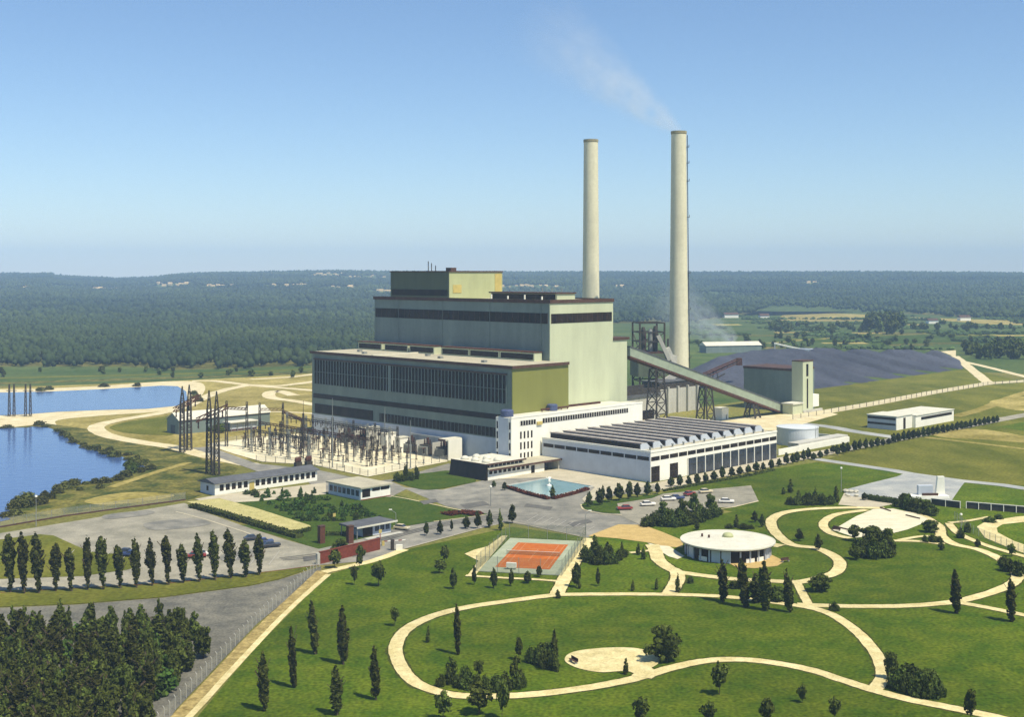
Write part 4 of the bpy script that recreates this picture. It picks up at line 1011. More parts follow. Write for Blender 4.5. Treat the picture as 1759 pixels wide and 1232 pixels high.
# transformer bays with roof slabs
def bay(u, v, ln, lab, white):
    t = site('transformer_bay', lab, 'transformer bay', u, v, None)
    MB().box(0,0,0,6.5,.4,7.2).build('end_wall', M['white' if white else 'concrete'], t)
    MB().box(6.1,.401,0,6.5,ln,6.6).build('back_wall', M['concrete'], t)
    MB().box(-1.0,ln*.0+.5,6.9,6.9,4.2,7.5).build('roof_slab', M['roofpale'], t)
    MB().box(-1.1,.45,6.8,-1.001,4.25,7.45).build('roof_edge', M['rust'], t)
    for i in range(1, int(ln/9)+1): MB().box(.5,i*9,0,6.099,i*9+.35,5.4).build('partition', M['concrete'], t)
    return t
bay(290.2, 322.0, 28, 'open transformer bay with a bright white end wall against the long facade', True)
bay(290.0, 368.0, 26, 'open transformer bay with a pale roof slab farther along the long facade', False)
def transformer(u, v, lab):
    t = site('transformer', lab, 'transformer', u, v, 'dark transformers in the bays')
    MB().box(-1.6,-2.6,.5,1.6,2.6,4.0).build('tank', M['steel'], t, bevel=.12)
    for s in (-1,1):
        mb = MB()
        for i in range(7): mb.box(s*1.75,-2.3+i*.7,.8,s*2.5,-2.0+i*.7,3.6)
        mb.build('radiator', M['galv'], t)
    for i in range(3): MB().lathe([(.3,4.0),(.4,4.4),(.22,4.7),(.36,5.0),(.2,5.3),(.28,5.6),(.1,6.1)], 9, (0,-1.5+i*1.5,0)).build('bushing', M['porcelain'], t)
    MB().lathe([(.55,-1.4),(.55,1.4)], 12).build('conservator', M['rust'], t).location = (1.0,1.0,4.9)
    MB().box(-2,-3,.1,2,3,.5).build('plinth', M['concrete'], t)
for u, v, lab in ((293,327.5,'dark transformer next to the bright white end wall'),(293,336.5,'dark transformer in the middle compartment of the near bay'),(293,345.5,'dark transformer in the far compartment of the near bay'),(293,374,'dark transformer in the first compartment of the farther bay'),(293,384,'dark transformer in the last compartment of the farther bay')):
    transformer(u, v, lab)
for (px,py), lab in (((512,802),'low rusty circuit breaker at the yard edge closest to the low white building'),((530,800),'low rusty circuit breaker beside the tallest pale mast')):
    x, y = at(px,py)
    t = thing('circuit_breaker', lab, 'circuit breaker', x, y, math.pi/4, .12)
    MB().box(-1.2,-.8,0,1.2,.8,1.4).build('cabinet', M['steel'], t, bevel=.06)
    for s in (-.8,0,.8): MB().lathe([(.35,1.4),(.5,1.8),(.5,2.6),(.2,3.2)], 10, (s,0,0)).build('drum', M['rust'], t)
# concrete cubicles in the yard
for (px,py,w_,h_), lab in (((668,775,5,6.5),'pale upright concrete cubicle behind the insulator rows'),((690,778,4,5.5),'smaller pale concrete cubicle next to the upright one')):
    x, y = at(px,py)
    t = thing('relay_cubicle', lab, 'cubicle', x, y, math.pi/4, .12)
    MB().box(-w_/2,-1.5,0,w_/2,1.5,h_).build('wall', M['white'], t); MB().box(-w_/2-.2,-1.7,h_+.001,w_/2+.2,1.7,h_+.3).build('roof', M['roofpale'], t)
    MB().box(-.5,-1.56,.1,.5,-1.501,2.1).build('door', M['steel'], t)
# ================================================================== fences
def fence(name, label, pts, step, h, postm, wirem, bent=False, pw=.12, base=None):
    P = [Vector((*at(*p),0)) for p in pts]
    t = thing(name, label, 'fence', P[0].x, P[0].y)
    Q = [p-P[0] for p in P]; pm = None
    for a_, b_ in zip(Q[:-1],Q[1:]):
        L_ = (b_-a_).length; n_ = max(1,round(L_/step)); d = (b_-a_).normalized()
        for i in range(n_+(b_ is Q[-1])):
            p = a_.lerp(b_,i/n_)
            if pm is None:
                mb = MB().bar((0,0,0),(0,0,h),pw)
                if bent: mb.bar((0,0,h),(-.28,.2,h+.3),pw*.8)
                o = mb.build('post', postm, t); pm = o
            else:
                o = pm.copy(); COL.objects.link(o); o.parent = t
            o.location = p
        r = Vector((d.y,-d.x,0))
        MB().add([a_+r*.03,b_+r*.03,b_+r*.03+Vector((0,0,h)),a_+r*.03+Vector((0,0,h))],[(0,1,2,3)]).build('wire_mesh', wirem, t)
        if base: MB().bar(a_+Vector((0,0,.15)), b_+Vector((0,0,.15)), .3, .5).build('base_wall', base, t)
    return t
fence('chain_link_fence','chain-link fence with bent pale concrete posts along the dirt track beside the conifers',[(262,1262),(301,1221),(355,1162),(440,1074),(500,1020),(549,975)],2.6,2.0,M['concrete'],M['chain'],True,.085)
fence('chain_link_fence','long chain-link fence on a low brown wall between the car park and the pond bank',[(-60,922),(0,907),(110,888),(220,873),(318,860)],4,2.4,M['galv'],M['chain'],False,.1,M['edge'])
fence('yard_fence','low post fence round the pale switchyard gravel',[(440,793),(541,800),(632,819),(700,805),(768,793)],4.2,2.2,M['steel'],M['chain'],False,.16)
fence('yard_fence','low post fence along the far edge of the switchyard by the track',[(372,764),(440,753),(520,744)],5,2.2,M['steel'],M['chain'],False,.16)
for i in range(4):
    pass
cpts = [(-9.4,-17.7),(9.8,-17.7),(9.8,17.7),(-9.4,17.7),(-9.4,-17.7)]
t = thing('court_fence','tall green netting fence round the orange tennis court','fence',cc.x,cc.y,cang,.1)
pm = None
for (xa,ya),(xb,yb) in zip(cpts[:-1],cpts[1:]):
    L_ = math.hypot(xb-xa,yb-ya); n_ = round(L_/4.4)
    for i in range(n_):
        if pm is None: pm = MB().bar((0,0,0),(0,0,3.6),.1).build('post', M['galv'], t); o = pm
        else: o = pm.copy(); COL.objects.link(o); o.parent = t
        o.location = (xa+(xb-xa)*i/n_, ya+(yb-ya)*i/n_, 0)
    MB().add([(xa,ya,0),(xb,yb,0),(xb,yb,3.5),(xa,ya,3.5)],[(0,1,2,3)]).build('netting', M['chaingreen'], t)
fence('rail_fence','rail fence along the embankment road beyond the tank',[(1362,721),(1500,697),(1600,678),(1697,662),(1759,658)],7,2.2,M['steel'],M['chain'],False,.22)
fence('railing','thin railing on the curving drive at the park corner',[(1640,893),(1672,918),(1710,934),(1759,953)],2.6,2.2,M['galv'],M['chain'],False,.09)
# lamps and poles
def lamp(px, py, top, arm, lab):
    x, y = at(px,py); h_ = (py-top)*y/FPX
    t = thing('street_lamp', lab, 'street lamp', x, y, 0, 0, 'thin street lamps')
    MB().lathe([(.13,0),(.07,h_)], 8).build('pole', M['galv'], t)
    if arm:
        mb = MB().bar((0,0,h_),(arm,.0,h_+.9),.1); mb.build('arm', M['galv'], t)
        MB().box(arm-.5,-.18,h_+.85,arm+.3,.18,h_+1.05).build('lamp_head', M['white'], t)
    else:
        MB().lathe([(.12,0),(.35,.15),(.3,.5),(.05,.6)], 10, (0,0,h_)).build('lamp_head', M['white'], t)
lamp(680,905,882,-1.3,'street lamp with a bent arm behind the parked car at the gatehouse')
lamp(1006,920,884,1.2,'street lamp at the corner of the tennis court by the sandy forecourt')
lamp(1445,846,806,0,'thin street lamp at the edge of the grey square beside the clipped shrubs')
lamp(62,905,855,0,'thin lamp on the pond bank behind the car park fence')
lamp(843,870,838,0,'thin lamp among the trees by the ornamental pool lawn')
lamp(1651,925,886,0,'thin lamp by the path near the curving drive')
# ================================================================== cars
def car(px, py, rot, paint, lab, van=False):
    x, y = at(px,py)
    t = thing('parked_car', lab, 'car', x, y, math.radians(rot), .17, None)
    L_, w, h_ = 4.3, 1.65, .82
    mb = MB().prismx([(-w/2,.3),(w/2,.3),(w/2,.72),(w/2-.08,h_),(-w/2+.08,h_),(-w/2,.72)], -L_/2, L_/2)
    mb.build('body', M[paint], t, bevel=.07)
    c = MB(); x0, x1, x2, x3 = (-1.75,-1.2,.35,.95) if not van else (-2.0,-1.7,.9,1.4)
    for_ = [(x0,-.72,h_),(x3,-.72,h_),(x3,.72,h_),(x0,.72,h_),(x1,-.58,1.28),(x2,-.58,1.28),(x2,.58,1.28),(x1,.58,1.28)]
    c.add(for_, [(0,1,5,4),(1,2,6,5),(2,3,7,6),(3,0,4,7),(4,5,6,7),(0,3,2,1)]).build('window', M['blueglass'], t)
    MB().box(x1-.05,-.6,1.281,x2+.05,.6,1.36).build('roof', M[paint], t, bevel=.03)
    mb0 = None
    for sx in (-1.3,1.3):
        for sy in (-.72,.72):
            if mb0 is None: mb0 = MB().lathe([(.12,-.1),(.31,-.1),(.31,.1),(.12,.1)], 14).build('wheel', M['rubber'], t); o = mb0
            else: o = mb0.copy(); COL.objects.link(o); o.parent = t
            o.location = (sx,sy,.31); o.rotation_euler = (math.pi/2,0,0)
    for s in (-1,1):
        MB().box(s*2.16,-.7,.4,s*2.26,.7,.52).build('bumper', M['galv'], t)
        MB().box(2.151,s*.5-.14,.56,2.19,s*.5+.14,.72).build('headlight', M['white'], t)
car(1073,877,190,'car_red','dark red car parked beside the planted island')
car(1113,870,12,'car_white','white car parked alone between the red car and the round bushes')
car(1148,861,8,'car_white','white car parked side by side with the blue car')
car(1163,859,8,'car_blue','dark blue car parked close to a white car')
car(1184,852,45,'car_red','red car half hidden behind the dark trees by the workshop lawn')
car(1212,848,20,'car_cream','cream car nearest the workshop lawn')
car(1248,865,-8,'car_white','white car at the corner of the car park nearest the path loop')
car(690,911,-28,'car_cream','pale car parked next to the gatehouse')
car(338,959,12,'car_red','red car behind the car park poplars')
car(346,956,12,'car_white','white car behind the car park poplars next to the red one')
car(224,957,170,'car_blue','blue car on the corner of the car park lawn')
car(213,953,170,'car_dark','dark car on the corner of the car park lawn')
car(466,941,25,'car_dark','dark car parked by the car park exit near the last poplar')
car(454,935,25,'car_blue','dark blue car parked close by the last poplar')
car(434,929,25,'car_dark','dark car in the back row behind the last poplars')
# bench on gravel pad, bench by park seat
def bench(px, py, rot, lab):
    x, y = at(px,py)
    t = thing('park_bench', lab, 'bench', x, y, math.radians(rot), .17)
    MB().box(-1.1,-.28,.4,1.1,.28,.48).build('seat', M['edge'], t)
    MB().box(-1.1,.22,.5,1.1,.3,.95).build('backrest', M['edge'], t)
    for s in (-.85,.85): MB().box(s-.08,-.25,0,s+.08,.25,.4).build('leg', M['concrete'], t)
bench(985,1141,-62,'dark bench at the narrow end of the oval gravel pad')
bench(1349,967,25,'dark bench on the sandy edge beside the round pavilion')
bench(1436,914,-30,'small dark bench at the corner of the boules ground')
# people by the gate, yellow sign
for (px,py), lab in (((574,897),'yellow notice board among the nursery shrubs'),((653,926),'yellow and red post at the end of the brick wall')):
    x, y = at(px,py)
    t = thing('notice_post', lab, 'post', x, y, math.pi/4)
    MB().box(-.07,-.07,0,.07,.07,1.4).build('post', M['car_red' if px > 600 else 'steel'], t); MB().box(-.45,-.1,1.401,.45,.0,2.3).build('board', M['yellow'], t)
# boules timber edges
for a_, b_, lab in (((1432,906),(1456,912),'timber edge at the low end of the boules ground'),((1512,874),(1530,880),'timber edge at the upper end of the boules ground'),((1556,887),(1580,893),'timber edge at the tree end of the boules ground')):
    x, y = at(*a_); x2, y2 = at(*b_)
    t = thing('timber_edge', lab, 'edging', x, y)
    MB().bar((0,0,.3),(x2-x,y2-y,.3),.25,.35).build('beam', M['edge'], t)
# tree-lined retaining wall of the far corner
for a_, b_, lab in (((1600,868),(1650,874),'long dark retaining wall with white posts at the edge of the grey square'),((1660,874),(1790,885),'dark retaining wall with white posts by the curving drive')):
    x, y = at(*a_); x2, y2 = at(*b_)
    t = thing('retaining_wall', lab, 'wall', x, y)
    d = Vector((x2-x,y2-y,0)); n_ = int(d.length/3.2); r = Vector((d.y,-d.x,0)).normalized()*.3
    MB().bar(Vector((0,0,.9)), d+Vector((0,0,.9)), .5, 1.8).build('wall', M['steel'], t)
    MB().bar(Vector((0,0,1.92)), d+Vector((0,0,1.92)), .7, .15).build('coping', M['concrete'], t)
    for i in range(n_+1):
        p = d*i/n_ + r; MB().bar(p, p+Vector((0,0,2.0)), .16).build('post', M['white'], t)
# ================================================================== vegetation
NR = np.random.RandomState(11)
def crown_mesh(name, m, prof, h, z0, n, leaf, seed, lumps=6, lump_amp=.28, core=.62, xy=1.0, tufts=34):
    """prof: [(t, r)] outline; leaf-sized faces through the volume over a lumpy dark-side core"""
    R = np.random.RandomState(seed)
    T = np.array([p[0] for p in prof]); Rr = np.array([p[1] for p in prof])
    ph = R.rand(lumps, 3)*6.28; fr = R.randint(1, 5, lumps); fz = R.uniform(2, 9, lumps); am = R.uniform(.3, 1, lumps); am = am/am.sum()*lump_amp*2.2
    def rad(t, a):
        r = np.interp(t, T, Rr)
        s = sum(am[i]*np.sin(fr[i]*a+ph[i,0])*np.sin(fz[i]*t*2+ph[i,1]) for i in range(lumps))
        return r*(1+s)
    # core
    na, nz_ = 12, 10
    vs = []; fs = []
    for j in range(nz_+1):
        t = .04 + .9*j/nz_
        for i in range(na):
            a = 2*math.pi*i/na; r = float(rad(t, a))*core*(0.85+.3*R.rand())
            vs.append((r*math.cos(a), r*math.sin(a), z0+t*h))
    for j in range(nz_):
        for i in range(na):
            k = (i+1) % na; fs.append((j*na+i, j*na+k, (j+1)*na+k, (j+1)*na+i))
    fs.append(tuple(range(na-1,-1,-1))); fs.append(tuple(nz_*na+i for i in range(na)))
    # leaves sit in tufts round the branch ends, with gaps between the tufts
    Hh = h; slim = Rr.max()/h
    K = tufts; tk = R.rand(K*6); w = np.interp(tk, T, Rr)/Rr.max(); tk = tk[R.rand(K*6) < w + .10][:K]; K = len(tk)
    ak = (np.arange(K)*2.39996 + R.normal(0,.5,K)); rk = rad(tk, ak)*R.uniform(.45,1.0,K)
    rp = np.interp(tk, T, Rr); ts = (rp*.30 + Rr.max()*.13)*R.uniform(.7,1.35,K)*(.80 if slim < .14 else 1.0)
    kk = R.choice(K, n, p=(ts**2)/(ts**2).sum()); dirv = R.normal(0,1,(n,3)); dirv /= np.linalg.norm(dirv,axis=1)[:,None]
    sh = (R.rand(n)**.45)[:,None]
    stretch_z = 1.9 if slim < .14 else 1.0
    ctr = np.stack([rk*np.cos(ak), rk*np.sin(ak), z0+tk*Hh], 1)
    c = ctr[kk] + dirv*sh*ts[kk][:,None]*np.array([1,1,stretch_z])
    c[:,2] = np.clip(c[:,2], z0*.5, None)
    a = np.arctan2(c[:,1], c[:,0]); t = (c[:,2]-z0)/Hh
    nrm0 = dirv
    nrm = nrm0 + np.array([0,0,.25]) + R.normal(0,.45,(n,3)); nrm /= np.linalg.norm(nrm,axis=1)[:,None]
    up = R.normal(0,1,(n,3)); e1 = np.cross(nrm, up); e1 /= np.linalg.norm(e1,axis=1)[:,None]; e2 = np.cross(nrm, e1)
    s = leaf*R.uniform(.6,1.4,n)[:,None]
    q = np.stack([c-e1*s*.5-e2*s*.35, c+e1*s*.5-e2*s*.45, c+e1*s*.4+e2*s*.5, c-e1*s*.45+e2*s*.4], 1).reshape(-1,3)
    b = len(vs); vs += [tuple(p) for p in q]; fs += [(b+4*i,b+4*i+1,b+4*i+2,b+4*i+3) for i in range(n)]
    me = bpy.data.meshes.new(name); me.from_pydata(vs, [], fs); me.materials.append(m); me.update()
    return me
def trunk_mesh(name, h, r, limbs, seed, spread=.5):
    R = random.Random(seed); mb = MB()
    mb.lathe([(r*1.25,0),(r,.15*h),(r*.75,.55*h),(r*.35,h)], 8)
    for i in range(limbs):
        z = h*R.uniform(.35,.8); a = R.uniform(0,6.28); l = h*R.uniform(.25,.4)
        mb.bar((0,0,z),(math.cos(a)*l*spread,math.sin(a)*l*spread,z+l*.8), r*.6)
    me = bpy.data.meshes.new(name); me.from_pydata(mb.v, [], mb.f); me.materials.append(M['wood']); me.update()
    return me
KIND = {}
def kind(key, name, cat, m, prof, h, z0, n, leaf, tr, tl, limbs, variants=3, **kw):
    KIND[key] = [(name, cat, crown_mesh('crown', m, prof, h-z0, z0, n, leaf, 100+hash_(key)+i*7, **kw), trunk_mesh('trunk', tl, tr, limbs, i), h) for i in range(variants)]
def hash_(s): return sum(ord(c)*(i+1) for i, c in enumerate(s)) % 1000
PP_ = [(0,.30),(.06,.55),(.2,.85),(.45,1.0),(.68,.85),(.86,.5),(1,.08)]
sc_ = lambda P, r: [(t, x*r) for t, x in P]
kind('poplar','poplar_tree','poplar',M['poplar'],sc_(PP_,.95),10,.3,2200,.36,.16,9,6,6,lumps=12,lump_amp=.3,core=.55,tufts=120)
kind('rowpoplar','poplar_tree','poplar',M['poplar'],sc_([(0,.16),(.06,.34),(.2,.52),(.4,.8),(.6,1.0),(.78,.8),(.92,.4),(1,.05)],1.08),12,.5,2300,.38,.17,10,6,6,lumps=12,lump_amp=.3,core=.55,tufts=130)
kind('cypress','cypress_tree','cypress',M['conifer'],sc_([(0,.5),(.1,.9),(.3,1),(.6,.75),(.85,.35),(1,.04)],.75),5,.15,900,.26,.09,4,3,3,core=.55,tufts=80)
kind('street','street_tree','street tree',M['street'],sc_([(0,.35),(.1,.8),(.3,1),(.55,.92),(.8,.55),(1,.1)],1.15),4.2,.7,800,.34,.08,3,4,5,lumps=11,lump_amp=.3,core=.5,tufts=55)
kind('round','round_tree','tree',M['broad'],sc_([(0,.3),(.12,.75),(.35,1),(.62,.95),(.85,.6),(1,.15)],1.5),5,1.4,700,.42,.09,3.6,5,5,lumps=12,lump_amp=.6,core=.34)
kind('broad','broad_tree','tree',M['broad'],sc_([(0,.35),(.1,.75),(.3,1),(.45,.78),(.62,.92),(.85,.6),(1,.12)],2.6),7,.9,2300,.46,.2,5,7,4,lumps=14,lump_amp=.6,core=.36)
kind('bush','bush','bush',M['bush'],sc_([(0,.75),(.2,1),(.5,.95),(.8,.6),(1,.15)],1.4),2.2,.02,1000,.27,.08,1.4,5,5,lumps=12,lump_amp=.5,core=.42,tufts=44)
kind('young','young_bush','bush',M['young'],sc_([(0,.7),(.25,1),(.5,.8),(.8,.5),(1,.1)],1.3),2,.02,500,.34,.05,1,4,4,lumps=11,lump_amp=.5,core=.36)
kind('conifer','conifer_tree','conifer',M['conifer'],sc_([(0,.55),(.15,.9),(.35,1),(.55,.8),(.78,.5),(.93,.25),(1,.06)],1.8),8,.3,1500,.5,.14,7,6,6,lumps=14,lump_amp=.5,core=.36,tufts=46)
kind('shore','shore_bush','bush',M['shore'],sc_([(0,.85),(.25,1),(.55,.85),(.8,.5),(1,.1)],2.0),2.4,.0,800,.36,.08,1.4,5,3,lumps=9,lump_amp=.4)
kind('far','field_tree','tree',M['broad'],sc_([(0,.45),(.15,.85),(.4,1),(.7,.8),(.9,.45),(1,.1)],4.2),11,.8,420,1.5,.3,6,3,3,lumps=8,lump_amp=.3)
def plant(key, px, py, top=None, wpx=None, label='', group=None, tilt=0.0, h=None, w=None, pos=None, name=None, cat=None):
    vs = KIND[key]; nm, ct, cm, tm, ph = vs[rnd.randrange(len(vs))]
    x, y = pos if pos else at(px, py)
    if h is None: h = (py-top)*y/FPX
    s = h/ph
    wr = max(v.co.x for v in cm.vertices)
    sx = (wpx*y/FPX/2)/(wr*.95) if wpx else (w or s)
    t = thing(name or nm, label, cat or ct, x, y, rnd.uniform(0,6.28), .0, group)
    t.scale = (sx*rnd.uniform(.86,1.14), sx*rnd.uniform(.86,1.14), s)
    if not tilt: tilt = rnd.gauss(0,.03)
    else: tilt += rnd.gauss(0,.02)
    if tilt:
        t.rotation_mode = 'XYZ'; q = Matrix.Rotation(tilt,4,'Y') @ Matrix.Rotation(rnd.uniform(0,6.28),4,'Z'); t.rotation_euler = q.to_euler()
    for n_, me in (('crown',cm),('trunk',tm)):
        o = bpy.data.objects.new(n_, me); COL.objects.link(o); o.parent = t
    return t
# the poplar row by the car park
ROW = [(18,1019,914),(42,1021,915),(67,1020,916),(96,1017,931),(123,1017,938),(151,1015,920),(178,1014,919),(207,1012,934),(235,1011,923),(262,1008,925),(290,1006,917),(315,1003,933),(343,1001,917),(370,998,910),(397,995,909),(423,993,925),(446,989,915)]
for i, (x, yb, yt) in enumerate(ROW):
    n_ = len(ROW)-i
    plant('rowpoplar', x, yb, yt, 21 if i > 2 else 25, f'{nth(n_)} poplar from the brick wall end in the row along the car park kerb', 'poplars in the row along the car park', tilt=-.06)
# park poplars
for (x, yb, yt, w), lab in (((455,1223,1118,22),'poplar closest to the bottom edge beside the dirt track'),((506,1183,1074,17),'slender thin poplar second up the lawn from the bottom edge by the dirt track'),((542,1125,1030,19),'poplar on the lawn farthest up towards the brick wall'),((590,1143,1040,21),'tall full poplar between the dirt track group and the path loop'),((579,1230,1143,22),'poplar cut by the bottom edge below the tall full one'),((646,1204,1110,18),'poplar closest to the outside of the path loop bend'),((787,1126,1035,16),'tall narrow poplar overlapping the path inside the big loop'),
    ((1243,1035,960,22),'poplar at the near side of the round pavilion, nearest its entrance'),((1281,1044,958,23),'poplar in front of the round pavilion next to a bushy companion'),((1316,1050,962,24),'tallest poplar of the clump before the round pavilion'),((1357,1053,976,20),'poplar standing at the fork of the paths after the pavilion clump'),((1644,1055,977,20),'lone poplar beside the straight path on the wide lawn'),((1738,1069,992,20),'poplar at the frame edge beside the outer path bend')):
    plant('poplar', x, yb, yt, w, lab, 'poplars in the park', tilt=-.05)
plant('poplar',1299,1036,985,26,'bushy lighter tree between two poplars before the pavilion','poplars in the park')
plant('bush',1335,1032,1008,34,'dark bush at the foot of the pavilion poplars')
plant('bush',1262,1012,998,24,'low bush at the foot of the pavilion poplars beside the first one')
for (x, yb, yt, w), lab in (((735,1105,1074,10),'small slender cypress inside the bend of the big path loop'),((1163,1019,985,10),'small cypress at the path junction below the pavilion'),((995,1012,996,8),'tiny cypress on the lawn by the court corner path'),((1087,1016,996,8),'small cypress on the path edge opposite the junction'),((1127,1014,992,8),'small thin cypress in the middle of the small lawn by the junction'),((958,1029,1012,9),'tiny dark cypress standing on the path corner below the court'),((1075,1160,1129,9),'slender cypress on the tip of grass at the oval gravel pad'),((952,1137,1077,12),'tall thin cypress rising from the thicket beside the oval gravel pad'),
    ((1096,954,932,8),'small cypress by the sandy forecourt path, standing on the grass'),((1105,962,938,9),'small cypress by the sandy forecourt path, touching the path edge'),((1358,847,822,12),'cypress standing alone on the lawn above the clipped shrubs'),((1346,850,836,8),'smallest cypress on the lawn above the clipped shrubs'),((1372,866,840,10),'cypress rising at one end of the clipped shrubs'),((1401,864,837,11),'cypress rising in the middle of the clipped shrubs'),((1436,864,832,11),'cypress at the square end of the clipped shrubs'),((1265,907,883,11),'cypress on the lawn behind the round pavilion roof'),((949,857,833,12),'dark pointed cypress at the front corner of the ornamental pool'),((860,912,874,9),'narrow cypress in the entrance road row')):
    plant('cypress', x, yb, yt, w, lab, None)
# round trees on the lawns
for k_, (x, yb, yt, w), lab in (('round',(650,1008,964,25),'full round tree on the lawn below the brick wall'),('round',(609,1006,971,13),'small tree on the lawn nearest the dirt track corner'),('round',(575,977,945,23),'tree in front of the brick wall at its dirt track end'),('round',(617,980,936,16),'tree in front of the middle of the brick wall'),
    ('round',(678,1077,1040,14),'sparse little tree alone in the middle of the lawn outside the path loop'),('round',(1236,1195,1137,30),'round tree with a bare trunk beside the lower path bend'),('round',(1378,1209,1177,15),'smallest round tree on the bottom lawn'),('round',(1100,1245,1199,27),'dark tree at the bottom edge below the oval gravel pad'),('round',(1218,1245,1207,25),'dark tree at the bottom edge below the bare-trunked round tree'),('round',(1316,1245,1199,25),'dark tree at the bottom edge in the middle of the lower lawn'),('round',(1433,1240,1197,23),'ragged tree at the bottom edge below the long path'),('round',(1667,1243,1185,24),'round tree with a trunk against the path at the bottom corner'),
    ('round',(762,1238,1187,30),'spreading tree on the path edge at the bottom of the loop'),('round',(823,1228,1175,36),'wide ragged tree over the path at the bottom of the loop'),('round',(862,1238,1163,25),'tallest tree over the path at the bottom of the loop'),('broad',(1145,1138,1074,52),'biggest round tree at the edge of the oval gravel pad'),
    ('street',(780,1013,975,14),'small tree on the lawn near the paved corner of the court'),('round',(756,986,962,22),'leaning bushy tree on the lawn by the court paving'),('round',(764,968,938,20),'light bushy tree on the lawn under the entrance road row'),('street',(815,1006,971,10),'thin young tree at the low corner of the court nearest the paving'),('street',(848,1012,975,12),'young tree at the near end of the court outside the fence'),('street',(878,1008,976,11),'young tree by the near end of the court beside the umpire stand'),('street',(907,1003,981,12),'dark small tree by the court baseline fence'),('street',(926,992,972,12),'dark small tree by the court corner fence'),('street',(990,1010,966,17),'dark tree on the grass between the court path and the small lawn'),('street',(1028,1008,974,9),'young tree in the middle of the small lawn by the court path'),
    ('street',(1373,930,908,16),'dark cone-shaped tree on the lawn inside the path loop'),('street',(1406,946,918,15),'dark tree on the edge of the inner path bend'),('broad',(1598,915,893,24),'spreading tree at the end of the boules ground'),('street',(1617,946,931,13),'round dark bush-tree on the outer path fork'),('street',(1680,941,926,12),'little tree on the lawn between the outer path and the drive'),('round',(1738,957,934,16),'tree at the frame edge above the outer path'),
    ('broad',(1408,1017,985,38),'pale drooping willow-like tree on the inner path bend'),('street',(1296,898,878,13),'small tree behind the pavilion by the loop path'),('street',(1309,906,884,11),'dark small tree touching the loop path behind the pavilion'),('street',(1197,911,895,10),'little dark tree beside the thicket and the pavilion roof'),('street',(1485,860,846,9),'dark small tree standing on the pale corner of the grey square'),('bush',(1433,1050,1034,18),'round clipped bush by the straight path'),('bush',(1186,1003,990,14),'small round bush by the path junction under the pavilion')):
    plant(k_, x, yb, yt, w, lab, None)
# street row along the workshop road
A_ = [(1011,872,845,14),(1030,869,838,14),(1046,864,835,15),(1063,861,829,16),(1080,858,826,15),(1095,855,829,13),(1113,852,827,15),(1130,849,829,11),(1036,858,834,9)]
for i, (x, yb, yt, w) in enumerate(A_):
    lab = f'{nth(i+1)} small tree from the red car in the row between pool and car park' if i < 8 else 'thin small tree behind the row between pool and car park'
    plant('street', x, yb, yt, w, lab, 'small trees between pool and car park')
B_ = [(1152,837,819),(1168,837,816),(1183,835,817),(1198,833,814),(1213,830,811),(1227,827,808),(1241,824,802),(1257,820,803),(1271,817,801),(1285,814,797),(1298,811,793),(1311,809,794),(1325,807,790),(1338,802,787),(1351,799,778),(1362,797,780),(1369,794,775),(1380,792,773),(1389,789,770),(1398,790,777),(1409,788,773),(1420,783,771),(1431,779,765),(1438,783,763),(1448,780,760),(1457,778,760),(1468,776,757),(1477,774,755),(1487,772,754),(1497,770,755),(1507,768,752),(1517,766,754),(1527,764,753)]
k_ = 0
x = 1535
while x < 1716:
    yb = 761 - (x-1540)*(761-727)/171; B_.append((x, yb, yb-(18-4*(x-1535)/180))); x += 8.7-1.2*(x-1535)/180
for i, (x, yb, yt) in enumerate(B_):
    plant('street', x, yb, yt-rnd.uniform(-1,1.5), 12.5-4*(i/len(B_)), f'{nth(i+1)} small dark tree from the pool end in the long row along the workshop road', 'small trees along the workshop road')
for i, (x, yb, yt, w) in enumerate([(732,921,896,10),(756,919,894,13),(800,909,887,14),(821,909,877,13),(841,907,877,12),(880,900,866,15),(776,913,893,6)]):
    plant('street', x, yb, yt, w, ('slim tree nearest the parked car in the entrance road row','round tree second along the entrance road row from the gatehouse','low round tree beside the red flower bed','round tree with a bare stem behind the red flower bed','round tree in the entrance road row between flower bed and cypress','largest tree at the forecourt end of the entrance road row','thin sapling in the entrance road row')[i], 'small trees along the entrance road')
plant('street',848,838,826,8,'tiny tree on the pool lawn closest to the pavilion'); plant('street',867,843,828,9,'small tree on the pool lawn beside the blue water')
plant('broad',585,953,926,34,'spreading light green tree behind the brick wall')
# thickets: bushes one cannot tell apart share their label
def thicket(lab, grp, items, key='bush', name=None, cat=None):
    for (x, yb, yt, w) in items: plant(key, x, yb, yt, w, lab, grp, name=name, cat=cat)
plant('broad',1140,897,862,24,'tree rising at the forecourt end of the car park thicket'); plant('broad',1172,890,858,24,'tree rising in the middle of the car park thicket')
plant('broad',1192,880,847,21,'dark tree behind the car park thicket next to the red car'); plant('broad',1221,879,849,24,'large dark tree between the white corner car and the cream car')
thicket('dark round bush packed into the thicket below the visitor car park','thicket below the visitor car park',[(1113,905,886,26),(1126,902,880,26),(1140,905,882,30),(1156,906,884,28),(1170,904,882,28),(1184,901,880,26),(1198,897,878,26),(1212,893,874,26),(1226,889,870,24),(1236,885,872,16),(1150,896,874,24),(1204,888,868,22),(1165,893,872,22)])
thicket('clipped dark bush in the shrub bed by the grey square','shrub bed by the grey square',[(1357,868,854,18),(1370,868,852,20),(1384,868,848,22),(1398,868,850,20),(1412,868,848,22),(1425,867,851,20),(1390,862,846,18)])
thicket('spreading dark juniper bush on the pale square edge above the boules ground','juniper clump above the boules ground',[(1545,872,857,26),(1560,876,848,30),(1575,880,856,34),(1592,884,860,30),(1556,868,850,18),(1600,886,868,22)])
plant('broad',1553,872,846,18,'pointed juniper top rising over the juniper clump')
